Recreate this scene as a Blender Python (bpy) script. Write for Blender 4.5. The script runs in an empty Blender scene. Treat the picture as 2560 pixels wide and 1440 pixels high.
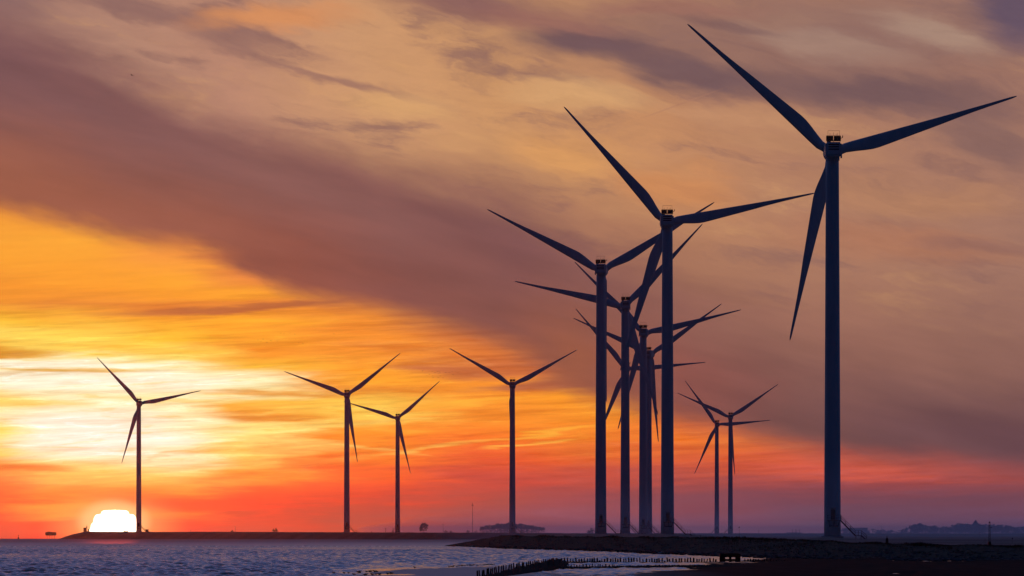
import bpy, bmesh, math, random
import numpy as np
from mathutils import Vector, Matrix

random.seed(7)
rng = np.random.default_rng(11)
scene = bpy.context.scene
COL = scene.collection
PI = math.pi
RE = 6.371e6                      # earth radius: sea and land sheets curve away like the real ones
F = 2560 * 200 / 36.0             # focal length in photo pixels (200 mm lens, 36 mm sensor)
CX, EYE, CAMZ = 1280.0, 1334.0, 2.5


def X(px, D): return (px - CX) / F * D
def Z(py, D): return CAMZ - (py - EYE) / F * D
def P(px, py, D): return Vector((X(px, D), D, Z(py, D)))
def sea(D): return -D * D / (2 * RE)
def s2l(c):
    return tuple((v / 255 / 12.92) if v / 255 <= 0.04045 else ((v / 255 + 0.055) / 1.055) ** 2.4 for v in c)


# ------------------------------------------------------------------ materials
def mat(name, base, rough=0.6, spec=0.3, noise=None, bump=None, metallic=0.0):
    m = bpy.data.materials.new(name); m.use_nodes = True
    nt = m.node_tree; b = nt.nodes['Principled BSDF']
    b.inputs['Base Color'].default_value = (*base, 1)
    b.inputs['Roughness'].default_value = rough
    b.inputs['Specular IOR Level'].default_value = spec
    b.inputs['Metallic'].default_value = metallic
    tc = nt.nodes.new('ShaderNodeNewGeometry')
    if noise:
        scale, amount, stretch = noise
        mp = nt.nodes.new('ShaderNodeMapping'); mp.inputs['Scale'].default_value = stretch
        nt.links.new(tc.outputs['Position'], mp.inputs['Vector'])
        n = nt.nodes.new('ShaderNodeTexNoise'); n.inputs['Scale'].default_value = scale; n.inputs['Detail'].default_value = 6
        nt.links.new(mp.outputs[0], n.inputs['Vector'])
        r = nt.nodes.new('ShaderNodeValToRGB')
        lo = tuple(max(0, v * (1 - amount)) for v in base); hi = tuple(v * (1 + amount) for v in base)
        r.color_ramp.elements[0].color = (*lo, 1); r.color_ramp.elements[1].color = (*hi, 1)
        r.color_ramp.elements[0].position = 0.3; r.color_ramp.elements[1].position = 0.7
        nt.links.new(n.outputs['Fac'], r.inputs['Fac']); nt.links.new(r.outputs['Color'], b.inputs['Base Color'])
    if bump:
        n2 = nt.nodes.new('ShaderNodeTexNoise'); n2.inputs['Scale'].default_value = bump[0]; n2.inputs['Detail'].default_value = 5
        nt.links.new(tc.outputs['Position'], n2.inputs['Vector'])
        bp = nt.nodes.new('ShaderNodeBump'); bp.inputs['Distance'].default_value = bump[1]; bp.inputs['Strength'].default_value = 1
        nt.links.new(n2.outputs['Fac'], bp.inputs['Height']); nt.links.new(bp.outputs['Normal'], b.inputs['Normal'])
    return m


M_WHITE = mat('turbine_paint', (0.60, 0.62, 0.64), 0.5, 0.3, (0.5, 0.12, (1, 1, 0.12)))
M_BLADE = mat('blade_gelcoat', (0.62, 0.63, 0.65), 0.45, 0.3, (0.6, 0.08, (1, 1, 0.4)))
M_DARK = mat('dark_metal', (0.02, 0.02, 0.022), 0.6, 0.3, (6, 0.3, (1, 1, 1)))
M_STEEL = mat('galvanised_steel', (0.07, 0.07, 0.075), 0.55, 0.4, (8, 0.3, (1, 1, 1)))
M_CONC = mat('concrete', (0.36, 0.36, 0.35), 0.9, 0.2, (1.5, 0.25, (1, 1, 1)))
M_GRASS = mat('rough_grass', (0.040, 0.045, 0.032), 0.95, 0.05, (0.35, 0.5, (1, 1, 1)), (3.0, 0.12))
M_FIELD = mat('field_grass', (0.16, 0.17, 0.14), 0.95, 0.05, (0.02, 0.4, (1, 0.35, 1)))
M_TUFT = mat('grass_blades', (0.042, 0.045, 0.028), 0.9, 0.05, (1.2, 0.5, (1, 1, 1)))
M_DIKE = mat('dike_basalt', (0.055, 0.055, 0.058), 0.9, 0.1, (0.08, 0.35, (1, 1, 1)))
M_LEAF = mat('tree_foliage', (0.055, 0.065, 0.035), 0.9, 0.1, (0.5, 0.5, (1, 1, 1)))
M_BARK = mat('bark', (0.06, 0.05, 0.042), 0.95, 0.05, (2, 0.3, (1, 1, 1)))
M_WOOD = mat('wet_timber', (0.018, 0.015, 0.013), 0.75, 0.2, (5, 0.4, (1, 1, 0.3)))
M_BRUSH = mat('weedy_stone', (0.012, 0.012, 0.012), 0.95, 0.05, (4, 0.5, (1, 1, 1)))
M_BRICK = mat('dull_brick', (0.22, 0.17, 0.15), 0.9, 0.1, (0.8, 0.25, (1, 1, 1)))
M_ROOF = mat('dull_roof', (0.10, 0.09, 0.09), 0.85, 0.1, (1, 0.3, (1, 1, 1)))
M_HULL = mat('hull_paint', (0.10, 0.10, 0.11), 0.6, 0.2, (0.3, 0.2, (1, 1, 1)))
M_FEATHER = mat('dark_feathers', (0.03, 0.028, 0.026), 0.9, 0.05, (20, 0.3, (1, 1, 1)))
M_GULL = mat('white_feathers', (0.80, 0.79, 0.77), 0.8, 0.1, (20, 0.06, (1, 1, 1)))


# ------------------------------------------------------------------ mesh helpers
def tag(o, label=None, cat=None, group=None, kind=None):
    if label: o['label'] = label
    if cat: o['category'] = cat
    if group: o['group'] = group
    if kind: o['kind'] = kind
    return o


def empty(name, loc, rz=0.0):
    o = bpy.data.objects.new(name, None); COL.objects.link(o)
    o.location = loc; o.rotation_euler = (0, 0, rz); o.empty_display_size = 0.5
    return o


def obj_from(name, bm, m, parent=None, smooth=False):
    me = bpy.data.meshes.new(name); bm.to_mesh(me); bm.free()
    me.materials.append(m)
    if smooth: me.polygons.foreach_set('use_smooth', [True] * len(me.polygons))
    o = bpy.data.objects.new(name, me); COL.objects.link(o)
    if parent: o.parent = parent
    return o


def box(bm, c, s, rot=None):
    mt = Matrix.Translation(c)
    if rot is not None: mt = mt @ rot
    r = bmesh.ops.create_cube(bm, size=1.0, matrix=mt @ Matrix.Diagonal((*s, 1)))
    return r['verts']


def bar(bm, a, b, r0, r1=None, n=6):
    """tapered round bar from a to b"""
    a, b = Vector(a), Vector(b); r1 = r0 if r1 is None else r1
    d = b - a; L = d.length
    q = d.to_track_quat('Z', 'Y').to_matrix().to_4x4()
    bmesh.ops.create_cone(bm, cap_ends=True, segments=n, radius1=r0, radius2=r1, depth=L,
                          matrix=Matrix.Translation((a + b) / 2) @ q)


def lathe(bm, prof, n=32, axis='Z'):
    rings = []
    for r, z in prof:
        ring = []
        for k in range(n):
            a = 2 * PI * k / n
            c = (r * math.cos(a), r * math.sin(a), z) if axis == 'Z' else (r * math.cos(a), z, r * math.sin(a))
            ring.append(bm.verts.new(c))
        rings.append(ring)
    for i in range(len(rings) - 1):
        for k in range(n):
            bm.faces.new((rings[i][k], rings[i][(k + 1) % n], rings[i + 1][(k + 1) % n], rings[i + 1][k]))
    bm.faces.new(list(reversed(rings[0]))); bm.faces.new(rings[-1])
    bmesh.ops.recalc_face_normals(bm, faces=bm.faces)


def grid_obj(name, V, m, smooth=True):
    """V: (rows, cols, 3) numpy array -> sheet"""
    R, Cn, _ = V.shape
    me = bpy.data.meshes.new(name)
    idx = np.arange(R * Cn, dtype=np.int32).reshape(R, Cn)
    q = np.stack([idx[:-1, :-1], idx[:-1, 1:], idx[1:, 1:], idx[1:, :-1]], -1).reshape(-1, 4)
    me.vertices.add(R * Cn); me.vertices.foreach_set('co', V.reshape(-1).astype(np.float32))
    me.loops.add(q.size); me.loops.foreach_set('vertex_index', q.reshape(-1))
    me.polygons.add(len(q))
    me.polygons.foreach_set('loop_start', np.arange(0, q.size, 4, dtype=np.int32))
    me.polygons.foreach_set('loop_total', np.full(len(q), 4, dtype=np.int32))
    if smooth: me.polygons.foreach_set('use_smooth', np.ones(len(q), dtype=bool))
    me.update(calc_edges=True); me.validate()
    me.materials.append(m)
    o = bpy.data.objects.new(name, me); COL.objects.link(o)
    return o


def fnoise(x, y, seed, octaves=4, base=1.0):
    """cheap smooth pseudo noise from random sines, roughly -1..1"""
    r = np.random.default_rng(seed); out = np.zeros_like(x); amp = 1.0; f = base; tot = 0
    for _ in range(octaves):
        for _k in range(4):
            a = r.uniform(0, 2 * PI); ph = r.uniform(0, 2 * PI); ff = f * r.uniform(0.7, 1.4)
            out += amp * 0.5 * np.sin((x * math.cos(a) + y * math.sin(a)) * ff + ph)
        tot += amp; amp *= 0.55; f *= 2.05
    return out / tot


# ------------------------------------------------------------------ camera
cam = bpy.data.cameras.new('camera'); camo = bpy.data.objects.new('camera', cam); COL.objects.link(camo)
camo.location = (0, 0, CAMZ); camo.rotation_euler = (PI / 2, 0, 0)
cam.lens = 200; cam.sensor_width = 36; cam.sensor_fit = 'HORIZONTAL'
cam.shift_x = 0; cam.shift_y = (EYE - 720) / 2560
cam.clip_start = 0.5; cam.clip_end = 60000
scene.camera = camo

# ------------------------------------------------------------------ sky (world)
SUN_AZ = (289 - CX) / F
SUN_EL = math.radians(0.35)
world = bpy.data.worlds.new('World'); scene.world = world; world.use_nodes = True
nt = world.node_tree; nt.nodes.clear()


def nn(t, **kw):
    n = nt.nodes.new(t)
    for k, v in kw.items(): setattr(n, k, v)
    return n


def put(sock, v):
    if isinstance(v, bpy.types.NodeSocket): nt.links.new(v, sock)
    else: sock.default_value = v


def mth(op, a, b=0.0, c=0.0, clamp=False):
    n = nn('ShaderNodeMath', operation=op, use_clamp=clamp)
    put(n.inputs[0], a); put(n.inputs[1], b); put(n.inputs[2], c)
    return n.outputs[0]


def smooth(v, lo, hi, a=0.0, b=1.0):
    n = nn('ShaderNodeMapRange', interpolation_type='SMOOTHSTEP')
    put(n.inputs['Value'], v); put(n.inputs['From Min'], lo); put(n.inputs['From Max'], hi)
    put(n.inputs['To Min'], a); put(n.inputs['To Max'], b)
    return n.outputs[0]


def mixc(f, a, b, blend='MIX'):
    n = nn('ShaderNodeMix', data_type='RGBA', blend_type=blend)
    put(n.inputs[0], f); put(n.inputs[6], a if not isinstance(a, tuple) else (*a[:3], 1))
    put(n.inputs[7], b if not isinstance(b, tuple) else (*b[:3], 1))
    return n.outputs[2]


def ramp(fac, stops):
    n = nn('ShaderNodeValToRGB'); cr = n.color_ramp
    while len(cr.elements) < len(stops): cr.elements.new(0.5)
    for e, (p, c) in zip(cr.elements, stops): e.position = p
    for e, (p, c) in zip(cr.elements, stops): e.position = p; e.color = (*c, 1)
    put(n.inputs[0], fac)
    return n.outputs[0]


def curve(fac, pts):
    n = nn('ShaderNodeFloatCurve'); cm = n.mapping; cv = cm.curves[0]
    cv.points[0].location = pts[0]; cv.points[1].location = pts[-1]
    for p in pts[1:-1]: cv.points.new(*p)
    for p in cv.points: p.handle_type = 'AUTO_CLAMPED'
    cm.update(); put(n.inputs['Value'], fac)
    return n.outputs[0]


def mapping(v, loc=(0, 0, 0), rot=0.0, scale=(1, 1, 1), kind='POINT'):
    n = nn('ShaderNodeMapping', vector_type=kind); put(n.inputs['Vector'], v)
    n.inputs['Location'].default_value = loc; n.inputs['Rotation'].default_value = (0, 0, rot); n.inputs['Scale'].default_value = scale
    return n.outputs[0]


def noise(v, scale, detail=4, rough=0.55, dist=0.0):
    n = nn('ShaderNodeTexNoise'); put(n.inputs['Vector'], v)
    n.inputs['Scale'].default_value = scale; n.inputs['Detail'].default_value = detail
    n.inputs['Roughness'].default_value = rough; n.inputs['Distortion'].default_value = dist
    return n


def vmath(op, a, b=(0, 0, 0), s=1.0):
    n = nn('ShaderNodeVectorMath', operation=op); put(n.inputs[0], a); put(n.inputs[1], b)
    if op == 'SCALE': put(n.inputs[3], s)
    return n.outputs[1] if op == 'LENGTH' else n.outputs[0]


tc = nn('ShaderNodeTexCoord')
sep = nn('ShaderNodeSeparateXYZ'); nt.links.new(tc.outputs['Generated'], sep.inputs[0])
az = mth('ARCTAN2', sep.outputs[0], sep.outputs[1])
el = mth('ARCSINE', sep.outputs[2])
# sky chart: azimuth and elevation, in thousandths of a 14222nd of a radian
PXc = mth('MULTIPLY_ADD', az, F / 1000, CX / 1000)
PYc = mth('MULTIPLY_ADD', el, -F / 1000, EYE / 1000)
comb = nn('ShaderNodeCombineXYZ'); put(comb.inputs[0], PXc); put(comb.inputs[1], PYc)
Q = comb.outputs[0]
# drift of the cloud sheet: coarse and fine warping, stretched along the band
SL = math.radians(17)
qr = mapping(Q, rot=-SL, scale=(1, 1, 1))
n1 = noise(mapping(qr, scale=(1.3, 4.2, 1)), 1.6, 5, 0.55)
n2 = noise(mapping(qr, scale=(1.6, 6.5, 1), loc=(3.1, 7.7, 0)), 3.5, 6, 0.6)
w1 = vmath('MULTIPLY', vmath('SUBTRACT', n1.outputs['Color'], (0.5, 0.5, 0.5)), (0.22, 0.13, 0))
w2 = vmath('MULTIPLY', vmath('SUBTRACT', n2.outputs['Color'], (0.5, 0.5, 0.5)), (0.11, 0.050, 0))
QW = vmath('ADD', vmath('ADD', Q, w1), w2)
sw = nn('ShaderNodeSeparateXYZ'); put(sw.inputs[0], QW)
WX, WY = sw.outputs[0], sw.outputs[1]


def blob(col, v, cx, cy, rx, ry, rot, rgb, strength, soft=0.25):
    m = mapping(v, loc=(cx / 1000, cy / 1000, 0), rot=math.radians(rot), scale=(rx / 1000, ry / 1000, 1), kind='TEXTURE')
    d = vmath('LENGTH', m)
    f = smooth(d, 1.25, soft, 0.0, strength)
    return mixc(f, col, s2l(rgb))


fx = mth('MULTIPLY_ADD', WX, 1 / 3.6, 0.5 / 3.6)          # -0.5 .. 3.1


def xr(stops): return [((x / 1000 + 0.5) / 3.6, s2l(c)) for x, c in stops]


def xcurve(fac, pts): return mth('MULTIPLY', curve(fac, [((x / 1000 + 0.5) / 3.6, y / 1600) for x, y in pts]), 1.6)


y1 = xcurve(fx, [(-500, 400), (0, 510), (125, 545), (250, 580), (375, 600), (500, 616), (600, 650), (750, 722), (875, 745),
                 (1000, 762), (1125, 790), (1250, 836), (1350, 880), (1450, 935), (1600, 990), (1750, 1035), (2000, 1085),
                 (2250, 1120), (2560, 1150), (3100, 1180)])
y2 = xcurve(fx, [(-500, 20), (0, 75), (150, 125), (300, 200), (450, 268), (600, 325), (750, 365), (900, 405), (1050, 445),
                 (1200, 470), (1300, 500), (1450, 560), (1600, 610), (1800, 690), (2100, 760), (2560, 800), (3100, 820)])

# --- upper, lit cloud sheet
cC = ramp(fx, xr([(-400, (160, 120, 110)), (0, (164, 122, 110)), (300, (186, 140, 118)), (600, (196, 144, 118)), (900, (214, 160, 116)),
                  (1250, (214, 158, 108)), (1600, (206, 148, 104)), (2000, (186, 134, 105)), (2560, (172, 126, 106)), (3000, (150, 112, 106))]))
n3 = noise(mapping(mapping(QW, rot=-math.radians(10)), scale=(1.1, 4.6, 1)), 2.1, 6, 0.62)
cC = mixc(smooth(n3.outputs['Fac'], 0.49, 0.70, 0, 0.8), cC, s2l((144, 106, 99)))
cC = mixc(smooth(n3.outputs['Fac'], 0.46, 0.24, 0, 0.6), cC, s2l((226, 170, 114)))
for b in [(1900, 120, 760, 175, 5, (146, 110, 102), .80), (2300, 60, 500, 130, 0, (150, 116, 107), .5),
          (380, 38, 230, 26, 12, (146, 108, 102), .8), (590, 105, 170, 50, 20, (156, 115, 104), .75),
          (860, 198, 300, 15, 14, (158, 116, 104), .7), (690, 52, 230, 36, -3, (226, 152, 98), .9),
          (1170, 15, 260, 60, 4, (142, 100, 97), .85), (1480, 122, 190, 55, 8, (118, 90, 94), .95), (1360, 60, 200, 40, 6, (158, 108, 98), .7),
          (1720, 195, 270, 48, 12, (120, 92, 95), .9), (2180, 240, 420, 52, 5, (120, 92, 94), .9),
          (2060, 120, 240, 45, 12, (176, 142, 124), .75), (2330, 95, 200, 50, 18, (182, 150, 130), .8), (1960, 50, 150, 30, 5, (168, 128, 110), .6), (2550, 40, 150, 120, 40, (104, 86, 104), .95),
          (1700, 32, 300, 26, 0, (162, 112, 99), .6), (1830, 70, 140, 18, 8, (118, 88, 92), .5), (2490, 345, 200, 75, 20, (142, 107, 100), .8),
          (1010, 262, 150, 45, 8, (230, 176, 118), .7), (1430, 400, 190, 65, 8, (232, 167, 102), .8),
          (1450, 250, 210, 45, 8, (226, 174, 120), .8), (1850, 300, 260, 28, 5, (206, 152, 112), .7), (2280, 480, 300, 60, 4, (196, 141, 102), .6),
          (1980, 360, 260, 30, 6, (196, 144, 106), .6), (1700, 480, 190, 60, 4, (220, 148, 92), .75), (-20, 15, 190, 50, 0, (148, 112, 108), .7),
          (2250, 600, 380, 60, 6, (186, 126, 96), .7), (2440, 610, 200, 26, 4, (140, 102, 98), .45),
          (1700, 263, 120, 2.6, -20, (182, 130, 104), .45)]:
    cC = blob(cC, QW if b[3] > 10 else Q, *b)
n6 = noise(mapping(mapping(QW, rot=-math.radians(8)), scale=(2.2, 11, 1), loc=(4, 4, 0)), 3.2, 7, 0.66)
cC = mixc(0.38, cC, ramp(n6.outputs['Fac'], [(0.30, (0.80, 0.79, 0.82)), (0.5, (0.97, 0.97, 0.97)), (0.70, (1.12, 1.12, 1.08))]), 'MULTIPLY')
cC = mixc(1.0, cC, (0.91, 0.89, 0.90), 'MULTIPLY')
# --- dark band
tB = mth('DIVIDE', mth('SUBTRACT', WY, y2), mth('SUBTRACT', y1, y2), clamp=True)
bT = ramp(fx, xr([(-300, (132, 92, 92)), (0, (131, 91, 90)), (640, (143, 97, 89)), (1000, (142, 95, 88)), (1300, (136, 90, 87)),
                  (1600, (152, 101, 88)), (2000, (158, 109, 92)), (2560, (156, 110, 95))]))
bL = ramp(fx, xr([(-300, (168, 102, 75)), (0, (164, 100, 76)), (500, (158, 96, 77)), (750, (150, 88, 72)), (1000, (138, 86, 77)), (1250, (136, 85, 75)),
                  (1450, (160, 95, 70)), (1700, (146, 87, 77)), (2000, (128, 86, 80)), (2300, (117, 81, 81)), (2560, (112, 77, 80))]))
cB = mixc(smooth(tB, 0.25, 0.9), bT, bL)
n4 = noise(mapping(mapping(Q, rot=-math.radians(14)), scale=(0.9, 5, 1), loc=(9, 2, 0)), 2.6, 5, 0.55)
cB = mixc(1.0, cB, ramp(n4.outputs['Fac'], [(0.3, (0.79, 0.78, 0.82)), (0.7, (0.99, 0.97, 1.00))]), 'MULTIPLY')
wBC = smooth(PXc, 0.6, 2.1, 0.115, 0.26)
dBC = mth('DIVIDE', mth('SUBTRACT', y2, WY), wBC)
upper = mixc(smooth(dBC, -0.55, 0.75), cB, cC)

# --- sun-lit gap under the band: rows of colour for several azimuths
nh = noise(mapping(Q, scale=(1.5, 15, 1), loc=(1, 4, 0)), 1.7, 6, 0.6)
nh2 = noise(mapping(mapping(Q, rot=math.radians(4)), scale=(2.2, 34, 1), loc=(5, 1, 0)), 1.6, 5, 0.6)
stw = smooth(PYc, 0.60, 0.86, 0.25, 1.0)
ya = mth('MULTIPLY_ADD', mth('MULTIPLY', mth('SUBTRACT', nh.outputs['Fac'], 0.5), stw), 0.085, PYc)
ya = mth('MULTIPLY_ADD', mth('SUBTRACT', nh2.outputs['Fac'], 0.5), 0.030, ya)
fy = mth('MULTIPLY_ADD', ya, 1 / 0.95, -0.45 / 0.95)      # 450 .. 1400


def yr(stops): return [((y - 450) / 950, s2l(c)) for y, c in stops]


COLS = [
 (-100, [(500, (225, 135, 55)), (560, (245, 163, 60)), (650, (250, 166, 55)), (720, (240, 148, 50)), (770, (245, 160, 48)), (805, (255, 205, 62)),
       (840, (255, 232, 120)), (868, (235, 170, 50)), (888, (222, 150, 45)), (900, (255, 240, 170)), (915, (255, 250, 212)), (930, (225, 175, 70)),
       (942, (255, 245, 190)), (968, (255, 240, 170)), (1000, (250, 202, 82)), (1050, (255, 225, 112)), (1090, (255, 230, 112)), (1130, (255, 205, 82)),
       (1160, (240, 132, 42)), (1190, (236, 112, 38)), (1220, (250, 105, 40)), (1245, (246, 78, 36)), (1280, (238, 76, 52)), (1310, (218, 88, 82)), (1350, (200, 85, 88))]),
 (200, [(560, (240, 155, 60)), (600, (250, 170, 60)), (720, (250, 160, 50)), (765, (225, 135, 55)), (800, (250, 182, 60)), (850, (255, 222, 92)),
        (880, (255, 228, 112)), (900, (255, 250, 220)), (925, (238, 195, 92)), (940, (255, 255, 236)), (1000, (255, 250, 205)), (1050, (255, 252, 226)),
        (1080, (255, 255, 242)), (1130, (255, 254, 226)), (1165, (255, 226, 122)), (1200, (255, 216, 112)), (1240, (246, 152, 52)), (1262, (255, 190, 82)),
        (1290, (255, 185, 92)), (1308, (250, 92, 50)), (1340, (232, 60, 55))]),
 (420, [(590, (235, 145, 65)), (640, (246, 156, 68)), (700, (255, 170, 55)), (740, (250, 160, 50)), (772, (225, 130, 55)), (800, (250, 166, 50)),
        (850, (255, 198, 56)), (900, (255, 232, 122)), (940, (255, 255, 232)), (1000, (255, 246, 195)), (1050, (255, 246, 195)), (1100, (255, 252, 222)),
        (1150, (255, 248, 202)), (1190, (255, 226, 122)), (1230, (255, 172, 62)), (1255, (242, 115, 42)), (1280, (255, 150, 70)), (1310, (242, 72, 48)), (1340, (228, 64, 62))]),
 (640, [(650, (200, 112, 68)), (700, (236, 142, 68)), (740, (250, 164, 50)), (762, (225, 130, 55)), (800, (255, 170, 46)), (850, (250, 160, 45)),
        (880, (242, 146, 42)), (920, (255, 196, 62)), (945, (255, 246, 202)), (970, (255, 240, 172)), (1000, (250, 192, 72)), (1035, (245, 165, 55)), (1060, (255, 236, 142)),
        (1100, (255, 230, 132)), (1150, (255, 205, 102)), (1190, (255, 162, 52)), (1225, (255, 102, 36)), (1260, (246, 72, 36)), (1290, (222, 76, 58)), (1335, (200, 85, 90))]),
 (900, [(730, (215, 125, 62)), (790, (246, 151, 55)), (850, (246, 146, 50)), (900, (250, 156, 50)), (950, (255, 168, 46)), (978, (230, 142, 50)),
        (1000, (255, 202, 82)), (1040, (255, 210, 92)), (1080, (255, 154, 42)), (1120, (255, 142, 42)), (1160, (255, 120, 36)), (1200, (250, 95, 40)),
        (1240, (232, 80, 55)), (1270, (196, 80, 74)), (1300, (178, 85, 90)), (1335, (188, 95, 105))]),
 (1250, [(820, (180, 105, 70)), (880, (226, 126, 60)), (920, (205, 112, 65)), (960, (250, 150, 46)), (1000, (250, 150, 46)), (1050, (255, 150, 46)),
         (1100, (255, 126, 40)), (1150, (236, 92, 46)), (1200, (202, 76, 64)), (1250, (168, 80, 80)), (1300, (160, 85, 95)), (1335, (168, 95, 110))]),
 (1450, [(920, (165, 95, 72)), (962, (175, 100, 72)), (990, (253, 158, 42)), (1030, (250, 150, 42)), (1080, (250, 141, 42)), (1140, (232, 106, 50)),
         (1180, (202, 82, 64)), (1230, (170, 76, 76)), (1280, (160, 85, 96)), (1335, (168, 100, 120))]),
 (1750, [(1020, (190, 100, 65)), (1060, (236, 116, 50)), (1100, (244, 124, 50)), (1140, (226, 102, 56)), (1170, (214, 92, 64)), (1200, (172, 80, 78)),
         (1250, (140, 76, 88)), (1300, (148, 88, 108)), (1335, (165, 104, 124))]),
 (2150, [(1080, (150, 85, 75)), (1120, (212, 90, 70)), (1150, (220, 96, 70)), (1180, (222, 95, 74)), (1205, (165, 76, 76)), (1230, (142, 75, 84)),
         (1260, (122, 76, 94)), (1300, (126, 85, 108)), (1335, (132, 95, 120))]),
 (2560, [(1120, (120, 78, 80)), (1160, (188, 86, 80)), (1190, (184, 86, 80)), (1215, (150, 76, 80)), (1250, (126, 75, 90)), (1290, (125, 81, 105)), (1335, (116, 86, 115))]),
]
px_soft = mth('MULTIPLY_ADD', mth('SUBTRACT', nh.outputs['Fac'], 0.5), 0.5, PXc)
cA = None
for i, (cx, st) in enumerate(COLS):
    r = ramp(fy, yr(st))
    cA = r if cA is None else mixc(smooth(px_soft, COLS[i - 1][0] / 1000, cx / 1000), cA, r)
QA = vmath('ADD', Q, vmath('MULTIPLY', vmath('SUBTRACT', nh.outputs['Color'], (0.5, 0.5, 0.5)), (0.30, 0.050, 0)))
for b in [(560, 774, 330, 11, -3, (184, 103, 60), .9), (760, 758, 130, 8, -4, (176, 100, 62), .8), (-20, 880, 220, 13, 0, (214, 148, 45), .8),
          (180, 912, 360, 13, 0, (255, 253, 232), .95), (130, 928, 330, 6, 0, (228, 182, 85), .8), (150, 955, 560, 24, 1, (255, 254, 236), .85),
          (240, 1085, 240, 80, 0, (255, 255, 244), .9), (60, 1010, 200, 14, 1, (252, 212, 98), .6), (420, 1000, 230, 8, 2, (255, 232, 150), .7), (640, 1043, 130, 12, 1, (220, 134, 40), .9), (700, 985, 210, 9, 2, (224, 146, 52), .75),
          (1330, 966, 190, 15, -2, (176, 98, 70), .85), (1120, 932, 170, 16, 3, (196, 108, 68), .8), (330, 870, 300, 12, 3, (250, 186, 55), .5),
          (1080, 1123, 230, 6, -7, (255, 182, 82), .8), (1360, 1086, 150, 8, -8, (255, 180, 62), .8), (1330, 1113, 110, 5, -8, (255, 180, 72), .75),
          (820, 1112, 260, 5, 7, (255, 205, 110), .6), (900, 1060, 260, 7, -4, (255, 214, 110), .6), (480, 1130, 180, 4, -12, (244, 206, 130), .5),
          (480, 1262, 240, 22, 3, (255, 78, 36), .8), (70, 1172, 150, 12, 2, (236, 122, 36), .8), (560, 1205, 200, 12, 2, (255, 150, 50), .6),
          (300, 1222, 200, 9, 1, (244, 150, 55), .6), (1180, 1010, 150, 8, -4, (255, 184, 62), .6), (1000, 870, 220, 10, 4, (226, 132, 60), .5),
          (620, 1283, 70, 7, -3, (198, 82, 66), .6)]:
    cA = blob(cA, QA, *b)
n5 = noise(mapping(mapping(Q, rot=math.radians(3)), scale=(1.6, 26, 1), loc=(2, 8, 0)), 2.2, 6, 0.62)
cA = mixc(mth('MULTIPLY', smooth(PYc, 1.27, 1.15, 0.2, 0.85), smooth(PYc, 0.62, 0.85, 0.15, 1.0)), cA, ramp(n5.outputs['Fac'], [(0.32, (0.80, 0.72, 0.62)), (0.5, (1, 1, 1)), (0.70, (1.12, 1.22, 1.30))]), 'MULTIPLY')
n7 = noise(mapping(mapping(QA, rot=math.radians(2)), scale=(1.5, 24, 1), loc=(7, 3, 0)), 4.2, 5, 0.6)
stm = mth('MULTIPLY', smooth(PYc, 0.76, 0.90, 0.2, 1.0), smooth(PYc, 1.26, 1.15, 0.15, 1.0))
cA = mixc(mth('MULTIPLY', smooth(n7.outputs['Fac'], 0.54, 0.68), stm), cA, mixc(1.0, cA, (1.06, 1.22, 1.45), 'MULTIPLY'))
cA = mixc(mth('MULTIPLY', smooth(n7.outputs['Fac'], 0.46, 0.33), stm), cA, mixc(1.0, cA, (0.97, 0.86, 0.62), 'MULTIPLY'))
cA = mixc(1.0, cA, (1.02, 0.97, 0.86), 'MULTIPLY')
wy_edge = mth('MULTIPLY_ADD', mth('SUBTRACT', WY, PYc), 0.55, PYc)
dAB = mth('SUBTRACT', wy_edge, y1)
skyc = mixc(smooth(dAB, -0.028, smooth(PXc, 0.2, 1.5, 0.042, 0.085)), upper, cA)
# deep red of the lowest air on the sunward side
lowr = mth('MULTIPLY', smooth(PYc, 1.13, 1.27), smooth(px_soft, 1.5, 0.7))
skyc = mixc(lowr, skyc, mixc(1.0, skyc, (0.95, 0.70, 0.34), 'MULTIPLY'))
# warm aureole close to the sun
ma = mapping(Q, loc=(0.289, 1.318, 0), scale=(0.17, 0.085, 1), kind='TEXTURE')
skyc = mixc(smooth(vmath('LENGTH', ma), 1.2, 0.3, 0, 0.75), skyc, (1.0, 0.40, 0.10))
# the setting sun: disc squashed and notched by refraction, cut by the land
hw = mth('MULTIPLY', curve(mth('MULTIPLY_ADD', PYc, 1 / 0.1, -12.60), [(0.0, 0.0), (0.150, 0.0), (0.158, 0.24), (0.19, 0.31), (0.25, 0.335), (0.265, 0.44),
      (0.36, 0.505), (0.46, 0.53), (0.50, 0.565), (0.62, 0.60), (0.72, 0.65), (1.0, 0.66)]), 0.1)
ds = mth('SUBTRACT', hw, mth('ABSOLUTE', mth('SUBTRACT', PXc, 0.289)))
sunm = mth('MULTIPLY', mth('MULTIPLY', smooth(ds, -0.004, 0.009), smooth(PYc, 1.272, 1.281)), mth('LESS_THAN', PYc, 1.40))
mb = mapping(Q, loc=(0.286, 1.305, 0), scale=(0.085, 0.052, 1), kind='TEXTURE')
skyc = mixc(smooth(vmath('LENGTH', mb), 1.25, 0.7, 0, 0.6), skyc, (1.3, 0.75, 0.30))
skyc = mixc(sunm, skyc, (16.0, 13.0, 9.0))
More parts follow.
